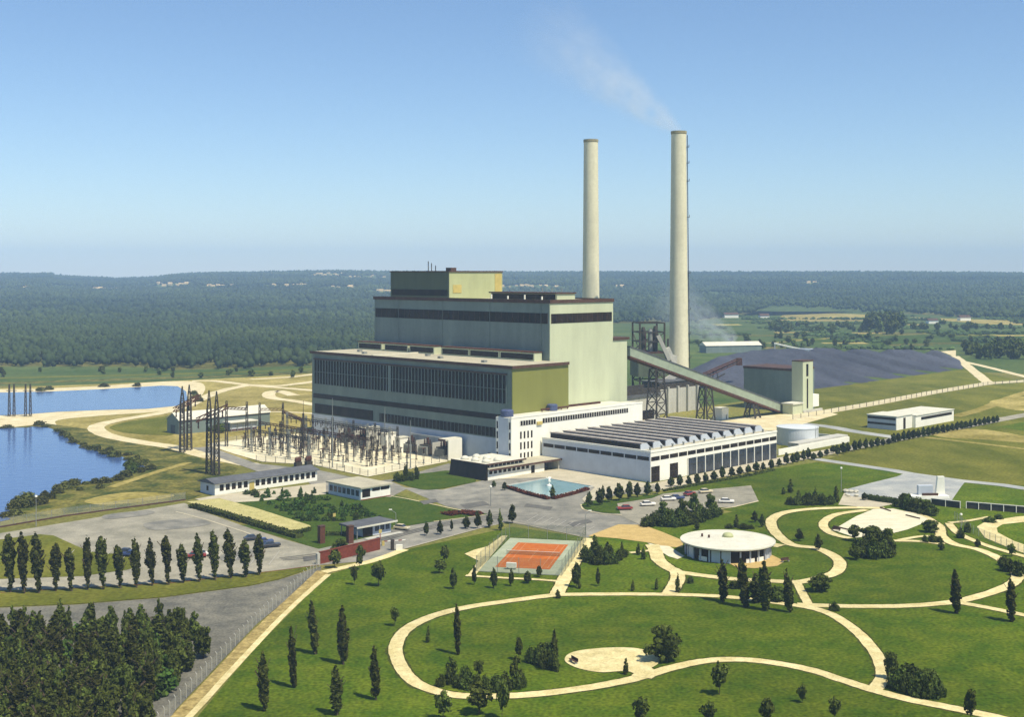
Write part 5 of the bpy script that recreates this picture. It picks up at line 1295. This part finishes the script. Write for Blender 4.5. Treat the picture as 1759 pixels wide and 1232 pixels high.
thicket('dark shrub in the thicket at the low side of the boules ground','thicket below the boules ground',[(1484,958,930,30),(1500,960,926,34),(1515,958,930,30),(1526,955,924,26),(1475,950,926,24),(1495,944,916,32)])
plant('broad',1500,940,905,48,'largest dark tree in the thicket at the boules ground'); plant('broad',1525,948,906,24,'upright tree on the far side of the boules ground thicket'); plant('round',1467,930,902,24,'light green tree at the boules ground edge of the thicket'); plant('broad',1470,962,938,22,'pale green loose tree at the lawn side of the boules ground thicket')
thicket('dark bush in the thicket between court path and sandy forecourt','thicket by the sandy forecourt',[(1012,967,946,24),(1026,970,948,26),(1040,970,946,26),(1054,969,948,24),(1064,963,944,20),(1005,962,938,20),(1030,958,938,22),(1046,956,938,20),(1072,958,944,14)])
plant('cypress',1022,955,917,15,'tall dark fir at the court corner of the thicket by the sandy forecourt'); plant('cypress',1043,954,930,14,'dark fir in the middle of the thicket by the sandy forecourt'); plant('cypress',1068,956,930,8,'thin fir at the sandy edge of the thicket by the forecourt')
thicket('dark shrub in the thicket between the path loop and the oval gravel pad','thicket beside the oval gravel pad',[(925,1142,1112,28),(938,1150,1116,30),(952,1152,1120,28),(910,1140,1112,20),(944,1136,1106,26),(930,1128,1104,24)])
plant('round',892,1136,1094,14,'small round tree at the outer side of the gravel pad thicket'); plant('broad',938,1132,1104,34,'rounded tree crown in the middle of the gravel pad thicket')
thicket('dark flowering shrub in the long bed inside the bottom of the path loop','shrub bed inside the path loop',[(757,1180,1160,22),(772,1176,1146,28),(788,1182,1158,26),(803,1184,1160,28),(818,1186,1160,28),(835,1188,1162,28),(852,1188,1160,28),(870,1186,1156,30),(888,1184,1154,28),(898,1182,1160,18),(800,1172,1144,26)])
plant('round',776,1172,1130,16,'leaning small tree at the loop bend end of the shrub bed'); plant('round',824,1166,1134,16,'round tree above the middle of the shrub bed in the path loop'); plant('broad',885,1180,1128,26,'tall loose tree at the end of the shrub bed in the path loop')
thicket('dark dense shrub in the big thicket at the lower path fork','thicket at the lower path fork',[(1545,1186,1150,34),(1560,1192,1154,34),(1576,1196,1156,36),(1592,1200,1158,36),(1606,1200,1164,30),(1616,1198,1174,22),(1534,1180,1150,24),(1570,1180,1144,40),(1590,1184,1150,36)])
plant('broad',1530,1168,1118,24,'upright tree at the path side of the big thicket at the lower fork'); plant('broad',1558,1176,1140,34,'rounded tree on top of the big thicket at the lower fork'); plant('broad',1592,1186,1148,40,'widest dark tree at the far end of the big thicket at the lower fork')
thicket('dark bush at the frame edge by the outer path bend','bushes by the outer path bend',[(1731,982,960,28),(1748,990,964,26),(1722,972,956,18)])
thicket('low dark bush on the curving drive bank','bushes by the curving drive',[(1650,925,908,16),(1662,915,898,14),(1700,898,888,22),(1716,893,884,18)])
thicket('dark low shrub on the grass tip by the boules path','shrubs on the boules path tip',[(1589,932,920,16),(1602,932,919,18),(1613,933,922,14)])
thicket('dark shrub on the front lawn beside the switchyard fence','shrubs on the front lawn',[(682,827,812,16),(697,826,798,14),(705,826,810,22),(716,824,800,12),(690,828,816,18)])
thicket('low shrub behind the round pavilion roof','shrubs behind the pavilion',[(1253,908,900,20),(1278,909,900,20),(1290,909,902,14)])
# red flower beds
def bedmesh(name, pts, wd, h_, m, label, cat, lay=.17):
    P = [Vector((*at(*p),0)) for p in pts]; t = thing(name, label, cat, P[0].x, P[0].y, 0, lay)
    vs = []; fs = []
    for a_, b_ in zip(P[:-1],P[1:]):
        L_ = (b_-a_).length; d = (b_-a_).normalized(); r = Vector((d.y,-d.x,0))
        n_ = int(L_*wd*26)
        for i in range(n_):
            c = a_+d*rnd.uniform(0,L_)+r*rnd.uniform(-wd/2,wd/2)-P[0]; z = rnd.uniform(.02,h_)*(1-.3*rnd.random()); s = rnd.uniform(.12,.24)
            e1 = Vector((rnd.gauss(0,1),rnd.gauss(0,1),rnd.gauss(0,.5))).normalized()*s; e2 = e1.cross(Vector((rnd.gauss(0,.5),rnd.gauss(0,.5),1))).normalized()*s
            k = len(vs); vs += [c+Vector((0,0,z))-e1-e2, c+Vector((0,0,z))+e1-e2, c+Vector((0,0,z))+e1+e2, c+Vector((0,0,z))-e1+e2]; fs.append((k,k+1,k+2,k+3))
        cm = a_-P[0]; k = len(vs)
    mb = MB(); mb.add(vs, fs); mb.build('blossoms', m, t)
    mb = MB()
    for a_, b_ in zip(P[:-1],P[1:]): mb.bar(a_-P[0]+Vector((0,0,h_*.25)), b_-P[0]+Vector((0,0,h_*.25)), wd*.9, h_*.5)
    mb.build('soil_mound', m, t)
    return t
bedmesh('flower_hedge',[(872,839),(905,850),(942,859)],1.6,.9,M['redflower'],'red flowering hedge along the near pool edge towards the cypress','flower hedge')
bedmesh('flower_hedge',[(950,858.5),(985,850),(1010,842)],1.5,.9,M['redflower'],'red flowering hedge along the pool edge facing the small tree row','flower hedge')
bedmesh('flower_bed',[(766,886),(790,881.5),(812,884),(822,886)],4.2,.6,M['redflower'],'red flower bed at the lawn tip by the entrance road','flower bed')
def hedge(pts, wd, h_, label, m=None):
    P = [Vector((*at(*p),0)) for p in pts]; t = thing('hedge', label, 'hedge', P[0].x, P[0].y)
    vs = []; fs = []
    for a_, b_ in zip(P[:-1],P[1:]):
        L_ = (b_-a_).length; d = (b_-a_).normalized(); r = Vector((d.y,-d.x,0))
        for i in range(int(L_*(wd+2*h_)*14)):
            c = a_+d*rnd.uniform(0,L_)+r*rnd.uniform(-wd/2,wd/2)*1.1-P[0]; z = rnd.uniform(.05,h_*1.08); s = rnd.uniform(.1,.2)
            e1 = Vector((rnd.gauss(0,1),rnd.gauss(0,1),rnd.gauss(0,1))).normalized()*s; e2 = e1.cross(Vector((rnd.gauss(0,1),rnd.gauss(0,1),rnd.gauss(0,1)))).normalized()*s
            k = len(vs); vs += [c+Vector((0,0,z))-e1-e2, c+Vector((0,0,z))+e1-e2, c+Vector((0,0,z))+e1+e2, c+Vector((0,0,z))-e1+e2]; fs.append((k,k+1,k+2,k+3))
    MB().add(vs, fs).build('leaves', m or M['bush'], t)
    mb = MB()
    for a_, b_ in zip(P[:-1],P[1:]): mb.bar(a_-P[0]+Vector((0,0,h_*.46)), b_-P[0]+Vector((0,0,h_*.46)), wd*.8, h_*.9)
    mb.build('body', m or M['bush'], t); return t
hedge([(331,872),(380,885),(430,900),(470,912),(514,925)],2.6,1.1,'dark brown-green hedge along the low side of the dry promenade strip')
hedge([(533,912),(505,919)],1.2,1.0,'short dark hedge across the end of the dry promenade strip')
hedge([(1492,859),(1515,863),(1540,866)],1.6,1.6,'dark clipped hedge at the pale edge of the grey square')
hedge([(1140,845),(1200,834),(1290,818),(1330,809)],.9,.7,'low clipped hedge under the tree row beside the workshop lawn')
hedge([(640,893),(615,897)],1.0,.8,'low hedge behind the gatehouse roof')
hedge([(560,921),(600,920)],1.2,.9,'low dark hedge between the gate pillars')
# nursery shrubs on the lawn
for r_ in range(9):
    for c_ in range(13):
        a_, b_ = r_/8, c_/12
        px = 428 + b_*132 + a_*92 + rnd.uniform(-3,3); py = 850 + a_*46 - b_*3 + rnd.uniform(-1,1)
        if rnd.random() < .22 or (a_ < .5 and b_ > .85): continue
        plant('young', px, py, label='young light green bush in the planted rows of the nursery lawn', group='young bushes on the nursery lawn', h=rnd.uniform(.8,2.0), w=rnd.uniform(.45,.9))
for (x, yb, yt, w), lab in (((566,894,880,16),'rounded shrub next to the yellow notice board'),((612,893,880,14),'shrub against the gatehouse roof corner'),((437,852,840,18),'leafy bush at the plot corner beside the low white building'),((424,850,842,16),'small leafy bush by the apron of the low white building')):
    plant('bush', x, yb, yt, w, lab)
# scrub along the pond shore
SH = [(0,737),(12,736),(70,731),(80,734),(98,741),(108,747),(116,752),(121,757),(130,760),(140,764),(150,768),(160,772),(170,774),(182,779),(194,784),(205,786),(214,784),(222,790),(232,795),(242,800),(256,806),(238,812),(226,812),(216,819),(205,824),(178,829),(160,831),(145,832),(128,834),(112,836),(104,842),(96,848),(80,852),(64,858),(50,860),(34,865),(22,874),(14,886),(120,840),(90,858),(70,866),(44,872),(28,884),(140,842),(170,838),(200,780),(220,783),(236,790),(250,796),(190,776)]
for i, (x, y) in enumerate(SH):
    plant('shore', x+rnd.uniform(-3,3), y+rnd.uniform(-1,2), label='scrubby bush in the overgrown shore of the near pond', group='scrub along the near pond', h=rnd.uniform(.7,2.4), w=rnd.uniform(.5,1.3))
for x, y in ((222,806),(228,805),(230,812)): plant('bush', x, y, label='dark bush at the narrow tip of the near pond', group='bushes at the pond tip', h=rnd.uniform(2.2,3.2), w=1.3)
for x, y in ((85,670),(70,672),(178,665),(235,664),(336,684),(342,690),(333,678)): plant('shore', x, y, label='small scrub clump on the sandy shore of the far pond', group='scrub on the far pond shore', h=2.2, w=1.3)
plant('broad',377,744,728,24,'dark bush by the posts in front of the barn wall'); plant('broad',362,741,731,16,'low dark bush leaning on the barn wall beside the mast')
# conifer plantation in the bottom corner
n_ = 0
rows = np.arange(1098, 1330, 9.0)
for j, y in enumerate(rows):
    step = 25 + (y-1098)*.06
    for x in np.arange(-22 + (j%2)*step/2, 400, step):
        lim = 352 - (y-1098)*.60
        if x > lim: continue
        if rnd.random() < (.34 if y < 1125 else .2): continue
        xx, yy = x+rnd.uniform(-9,9), y+rnd.uniform(-4,4)
        if n_ >= 240: break
        q = rnd.random(); hh = min(6.6, max(3.2, rnd.gauss(5.6, 1.1)))
        if q < .55: plant('conifer', xx, yy, label='dark conifer in the dense plantation beside the dirt track', group='conifers in the bottom corner plantation', h=hh*1.1, w=rnd.uniform(.42,.7))
        elif q < .78: plant('poplar', xx, yy, label='narrow upright tree among the conifers of the plantation beside the dirt track', group='narrow trees in the bottom corner plantation', h=hh*1.15, w=rnd.uniform(.85,1.25))
        elif q < .9: plant('broad', xx, yy, label='loose mid-green leafy tree scattered in the plantation beside the dirt track', group='leafy trees in the bottom corner plantation', h=hh*.85, w=rnd.uniform(.5,.8))
        else: plant('young', xx, yy, label='light green shrub filling a gap in the plantation beside the dirt track', group='shrubs in the plantation gaps', h=rnd.uniform(2,3.6), w=rnd.uniform(1.2,1.8))
        n_ += 1
plant('conifer',240,1108,1036,30,'tallest conifer standing up at the back of the plantation'); plant('conifer',306,1125,1060,34,'conifer standing apart at the gravel side of the plantation'); plant('broad',350,1132,1075,34,'loose light green tree at the fence corner of the plantation')
plant('conifer',100,1098,1040,30,'dark conifer at the back edge of the plantation nearest the verge'); plant('conifer',150,1100,1042,34,'broad conifer at the back edge of the plantation by the gravel')
# trees of the valley
def valley(lab, grp, n, xa, xb, ya, yb, h0, h1):
    for i in range(n):
        x = rnd.uniform(xa,xb); y = rnd.uniform(ya,yb); plant('far', x, y, label=lab, group=grp, h=rnd.uniform(h0,h1), w=rnd.uniform(.55,1.0)*h1/11)
valley('dark tree in the dense copse beyond the end of the coal heap','copse beyond the coal heap',34,1642,1800,603,618,8,13)
valley('tall tree in the clump rising from the valley fields','tree clump in the valley fields',14,1490,1552,560,577,14,22)
valley('hedgerow tree in the valley behind the coal heap','hedgerow trees in the valley',40,1320,1490,560,572,5,9)
valley('scattered tree in the meadows beyond the coal heap','scattered meadow trees',26,1190,1760,578,600,4,8)
valley('hedgerow tree along the far field edge under the hill','far field edge trees',26,1480,1800,563,567,6,9)
valley('small tree along the rail line behind the far pond','trees along the rail line',20,-40,535,637,650,3,5)
for i in range(46):
    x = rnd.uniform(1190,1800); y = rnd.choice((571,576,583,590,596,556))+rnd.uniform(-1.5,1.5)
    wd_ = rnd.uniform(8,40)
    sheet('field_strip', [(x,y),(x+wd_*2.2,y-rnd.uniform(.2,1.2)),(x+wd_*2.6,y+rnd.uniform(1,2.4)),(x+wd_*.3,y+rnd.uniform(1.5,3))], M[rnd.choice(('dry','olive','lawn2','bank','bank','meadow'))], 1)
valley('small bushy tree dotted over the valley floor','valley floor trees',60,1320,1790,556,602,3,7)
# ------------------------------------------------------------------ the far woods: one mass
PHI = (1+5**.5)/2
IV = np.array([(-1,PHI,0),(1,PHI,0),(-1,-PHI,0),(1,-PHI,0),(0,-1,PHI),(0,1,PHI),(0,-1,-PHI),(0,1,-PHI),(PHI,0,-1),(PHI,0,1),(-PHI,0,-1),(-PHI,0,1)], float)/math.hypot(1,PHI)
IF = np.array([(0,11,5),(0,5,1),(0,1,7),(0,7,10),(0,10,11),(1,5,9),(5,11,4),(11,10,2),(10,7,6),(7,1,8),(3,9,4),(3,4,2),(3,2,6),(3,6,8),(3,8,9),(4,9,5),(2,4,11),(6,2,10),(8,6,7),(9,8,1)])
BX = np.array([-700,-60,240,270,535,700,860,1050,1190,1260,1330,1500,1680,1759,2400]); BY = np.array([632,631,630,636,629,622,600,556,553,545,528,536,546,549,556])
# pale settlements: (px, py) of houses on the slopes and clearings before them
HOUSES = []
def row(xa, xb, y, n, dy=2): HOUSES.extend((rnd.uniform(xa,xb), y+rnd.uniform(-dy,dy)) for _ in range(n))
row(155,215,497,9,1); row(265,330,490,14,3); row(345,410,492,7,1); row(440,480,471,6,1); row(515,600,472,11,2); row(600,670,476,8,2); row(465,540,490,7,1.5); row(560,605,494,5,1.5); row(640,670,501,4,1); row(860,960,493,9,2); row(1060,1070,493,2,1); row(40,65,495,3,1); row(1380,1400,486,3,2); row(240,262,482,2,1)
HP_ = [hill_hit(x,y) for x, y in HOUSES]
pts = []
def scatter(n, ymin, ymax):
    u_ = NR.rand(n); Y = np.sqrt(ymin**2 + u_*(ymax**2-ymin**2)); k = NR.uniform(-.56,.56,n); return k*Y, Y
X1, Y1 = scatter(34000, 780, 1700); X2, Y2 = scatter(80000, 1700, 5060)
X = np.concatenate([X1,X2]); Y = np.concatenate([Y1,Y2]); sz = np.concatenate([NR.uniform(2.4,4.8,len(X1)), NR.uniform(4.5,9,len(X2))])
px_ = 880+FPX*X/Y; bd = np.interp(px_, BX, BY); ymin = CAMH*FPX/(bd-HOR) * (1+.015*np.sin(px_*.13)+.01*np.sin(px_*.041))
ok = Y > ymin
# open glades and field patches on the far slopes
gl = np.sin(X/170+Y/410+.5)*np.sin(X/260-Y/300)+.35*np.sin(X/70+1)*np.sin(Y/90)
ok &= ~((gl > 1.02) & (Y > 2400))
for hx_, hy_, hz_ in HP_:
    ok &= ~((np.abs(X-hx_) < 26) & (Y > hy_-170) & (Y < hy_+14))
X, Y, sz = X[ok], Y[ok], sz[ok]; Z = np.where(Y > 1900, np.maximum(hillz(X,Y),0), 0)
n = len(X)
rot = NR.rand(n)*6.28; hs = sz*NR.uniform(.7,1.3,n)
hs = np.where(Y < 1700, hs*1.1, hs*.75)
Vv = IV[None]*np.stack([sz*.62,sz*.62,hs*.8],1)[:,None,:]*(1+NR.normal(0,.16,(n,12,1)))
cr, sr = np.cos(rot)[:,None], np.sin(rot)[:,None]
VX = Vv[:,:,0]*cr-Vv[:,:,1]*sr + X[:,None]; VY = Vv[:,:,0]*sr+Vv[:,:,1]*cr + Y[:,None]; VZ = Vv[:,:,2] + (Z+hs*.75+1)[:,None]
vv = np.stack([VX,VY,VZ],2).reshape(-1,3); ff = (IF[None]+(np.arange(n)*12)[:,None,None]).reshape(-1,3)
me = bpy.data.meshes.new('forest'); me.vertices.add(len(vv)); me.vertices.foreach_set('co', vv.ravel().astype(np.float32))
me.loops.add(ff.size); me.loops.foreach_set('vertex_index', ff.ravel().astype(np.int32)); me.polygons.add(len(ff))
me.polygons.foreach_set('loop_start', np.arange(0,ff.size,3,dtype=np.int32)); me.polygons.foreach_set('loop_total', np.full(len(ff),3,np.int32))
me.update(calc_edges=True); me.validate(); me.materials.append(M['forest'])
o = bpy.data.objects.new('forest', me); COL.objects.link(o); tag(o, 'dense blue-green woods covering the plain and the far hills', 'forest', None, 'stuff')
# low scrub of the valley: another mass
n = 9000; Yv = NR.uniform(1060, 1900, n); pv = NR.uniform(1185, 1850, n); Xv = (pv-880)*Yv/FPX
msk = np.sin(Xv/38+Yv/70)*np.sin(Yv/55-Xv/90+1)+.6*np.sin(Yv/23)+.5*np.sin(Xv/19+2) > .45
Xv, Yv = Xv[msk], Yv[msk]; n = len(Xv); szv = NR.uniform(1.0,2.6,n)
Vv = IV[None]*np.stack([szv*1.2,szv*1.2,szv*.8],1)[:,None,:]*(1+NR.normal(0,.2,(n,12,1))) + np.stack([Xv,Yv,szv*.5],1)[:,None,:]
mb = MB(); mb.v = [tuple(p) for p in Vv.reshape(-1,3)]; mb.f = [tuple(f) for f in (IF[None]+(np.arange(n)*12)[:,None,None]).reshape(-1,3).tolist()]
M['scrub'] = leafmat('valley_scrub_leaves', (.05,.08,.022), .4, .02)
o = mb.build('valley_scrub', M['scrub']); tag(o, 'low green scrub spread over the valley meadows', 'scrub', None, 'stuff')
# forest floor under the woods
fl = [(float(a_),float(b_)+.0) for a_, b_ in zip(BX,BY)]
P = [at(x, y) for x, y in fl] ; P = [(x*1.0, y+6) for x, y in P]
P += [(1450,2350),(0,2400),(-1500,2400)]
o = sheet('forest_floor', P, M['bank'], 1, world=True)
# far pale houses
hm = MB().box(-5,-4,-1.5,5,4,5).prismx([(-4.5,5.001),(4.5,5.001),(0,8)], -5.3, 5.3)
M['farhouse'] = mat('ochre_render', (.62,.46,.22), .9, var=.2)
first = None
for i, (x, y, z) in enumerate(HP_):
    if first is None: first = hm.build('far_house', M['farhouse']); o = first
    else: o = first.copy(); COL.objects.link(o)
    o.location = (x, y, z); s = rnd.uniform(.5,.95); o.scale = (s*1.3, s, s*.8); o.rotation_euler = (0,0,rnd.uniform(-.6,.6))
    tag(o, 'tiny pale house among the woods of the far slope', 'house', 'pale houses on the far slopes')
for (x, y, w_, h_), lab in (((1601,556,14,7),'white farmhouse in the meadow under the hill, the one with trees beside it'),((1656,551,16,8),'yellowish farmhouse at the foot of the far hill'),((1255,546,22,8),'pale farm building at the valley edge beyond the smoking chimney'),((1312,548,14,8),'pale house at the valley edge next to the meadow trees')):
    X_, Y_ = at(x,y); t = thing('farmhouse', lab, 'house', X_, Y_, .2)
    MB().box(-w_/2,-4,0,w_/2,4,h_*.6).build('wall', M['white'], t); MB().prismx([(-4.6,h_*.6+.001),(4.6,h_*.6+.001),(0,h_)], -w_/2-.5, w_/2+.5).build('roof', M['edge'], t)
HAZE, SKYS, SUNS, EXPO, SKYDUST = 1.5e-4, .099, 4.4, 0.47, .1
# ================================================================== air, smoke, light, camera
def volume_mat(name, col, dens, aniso=.2):
    m = bpy.data.materials.new(name); m.use_nodes = True; N = m.node_tree.nodes; N.clear(); out = N.new('ShaderNodeOutputMaterial')
    v = N.new('ShaderNodeVolumePrincipled'); v.inputs['Color'].default_value = (*col,1); v.inputs['Density'].default_value = dens; v.inputs['Anisotropy'].default_value = aniso
    m.node_tree.links.new(v.outputs[0], out.inputs['Volume']); return m, v
hm_, v_ = volume_mat("haze_air", (.47,.69,1.0), HAZE, -.25)
o = MB().box(-5200,-250,-1.2,5200,8600,235).build('haze', hm_); o['kind'] = 'stuff'
def plume(name, label, origin, tip, r0, r1, dens, seed, exp_=1.4):
    a_ = Vector(origin); b_ = Vector(tip); d = b_-a_; L_ = d.length
    m, v = volume_mat(name+'_vapour', (.92,.96,1.0), 0, .1); T_ = m.node_tree; N = T_.nodes; Lk = T_.links
    tc = N.new('ShaderNodeTexCoord'); sp = N.new('ShaderNodeSeparateXYZ'); Lk.new(tc.outputs['Object'], sp.inputs[0])
    def mth(op, a, b=None, c=None, clamp=False):
        n_ = N.new('ShaderNodeMath'); n_.operation = op; n_.use_clamp = clamp
        for i, q in enumerate((a,b,c)):
            if q is None: continue
            if isinstance(q,(int,float)): n_.inputs[i].default_value = q
            else: Lk.new(q, n_.inputs[i])
        return n_.outputs[0]
    n1 = N.new('ShaderNodeTexNoise'); n1.inputs['Scale'].default_value = 4.2/L_*2; n1.inputs['Detail'].default_value = 5; n1.inputs['Roughness'].default_value = .6
    mp = N.new('ShaderNodeMapping'); mp.inputs['Scale'].default_value = (1.6,1.6,1.0); mp.inputs['Location'].default_value = (seed,seed*.7,0)
    Lk.new(tc.outputs['Object'], mp.inputs['Vector']); Lk.new(mp.outputs[0], n1.inputs['Vector'])
    t_ = mth('DIVIDE', sp.outputs[2], L_)
    R_ = mth('MULTIPLY_ADD', mth('POWER', mth('MAXIMUM', t_, 0.0), .8), (r1-r0), r0)
    rr = mth('DIVIDE', mth('SQRT', mth('ADD', mth('MULTIPLY', sp.outputs[0], sp.outputs[0]), mth('MULTIPLY', sp.outputs[1], sp.outputs[1]))), R_)
    fall = mth('POWER', mth('SUBTRACT', 1.0, rr, clamp=True), .8)
    along = mth('POWER', mth('SUBTRACT', 1.0, t_, clamp=True), exp_)
    nn = mth('MULTIPLY', mth('SUBTRACT', n1.outputs['Fac'], .36, clamp=True), 4.0)
    dd = mth('MULTIPLY', mth('MULTIPLY', fall, along), mth('MULTIPLY', nn, dens))
    thin = mth('DIVIDE', r0*2.2, R_)
    dd = mth('MULTIPLY', dd, mth('POWER', thin, .55)); Lk.new(dd, v.inputs['Density'])
    prof = [(r0+(r1-r0)*(i/14)**.8, L_*i/14) for i in range(15)]
    o = MB().lathe(prof, 24).build(name, m)
    o.location = a_; o.rotation_mode = 'QUATERNION'; o.rotation_quaternion = d.to_track_quat('Z','X')
    tag(o, label, 'smoke', None, 'stuff')
    return o

plume('smoke', 'thin white smoke drifting from the top of the chimney', (SMX,SMY,SMH-.3), (SMX-80,SMY-5,SMH+60), 3.0, 27, .14, 1.0, 1.3)
plume('smoke', 'pale bluish smoke drifting low beside the far white shed', (*at(1262,592),2), (at(1262,592)[0]-70,at(1262,592)[1]+20,46), 7, 36, .06, 5.0, .8)

w = bpy.data.worlds.new('World'); SC.world = w; w.use_nodes = True
N = w.node_tree.nodes; L = w.node_tree.links
sky = N.new('ShaderNodeTexSky'); sky.sky_type = 'NISHITA'; sky.sun_disc = False
AZ = Vector((.75,-.66)); EL = math.radians(60)
sky.sun_elevation = EL; sky.sun_rotation = math.atan2(AZ.x, AZ.y); sky.altitude = 60; sky.air_density = 1.0; sky.dust_density = SKYDUST; sky.ozone_density = 6
L.new(sky.outputs[0], N['Background'].inputs[0]); N['Background'].inputs[1].default_value = SKYS
sl = bpy.data.lights.new('Sun', 'SUN'); sl.energy = SUNS; sl.angle = math.radians(.53); sl.color = (1.0,.91,.75)
so = bpy.data.objects.new('Sun', sl); COL.objects.link(so); so.location = (0,0,300)
az = AZ.normalized(); d = Vector((az.x*math.cos(EL), az.y*math.cos(EL), math.sin(EL)))
so.rotation_mode = 'QUATERNION'; so.rotation_quaternion = d.to_track_quat('Z','Y')
cam = bpy.data.cameras.new('Camera'); co = bpy.data.objects.new('Camera', cam); COL.objects.link(co)
co.location = (0,0,CAMH); co.rotation_euler = (math.pi/2,0,0)
cam.sensor_width = 36; cam.sensor_fit = 'HORIZONTAL'; cam.lens = 36*FPX/1759; cam.shift_y = -(616-HOR)/1759
cam.shift_x = (879.5-880)/1759
cam.clip_start = 1; cam.clip_end = 30000
SC.camera = co
SC.view_settings.view_transform = 'Standard'; SC.view_settings.look = 'None'; SC.view_settings.gamma = 1; SC.view_settings.exposure = EXPO
try: SC.view_settings.use_curve_mapping = False
except Exception: pass
SC.render.engine = 'CYCLES'
cy = SC.cycles; cy.max_bounces = 5; cy.diffuse_bounces = 3; cy.glossy_bounces = 2; cy.transmission_bounces = 2; cy.volume_bounces = 3; cy.transparent_max_bounces = 24
cy.use_denoising = True; cy.volume_step_rate = 1.0; cy.volume_max_steps = 256; cy.sample_clamp_indirect = 6

cy.denoising_input_passes = 'RGB_ALBEDO_NORMAL'; cy.denoising_prefilter = 'FAST'
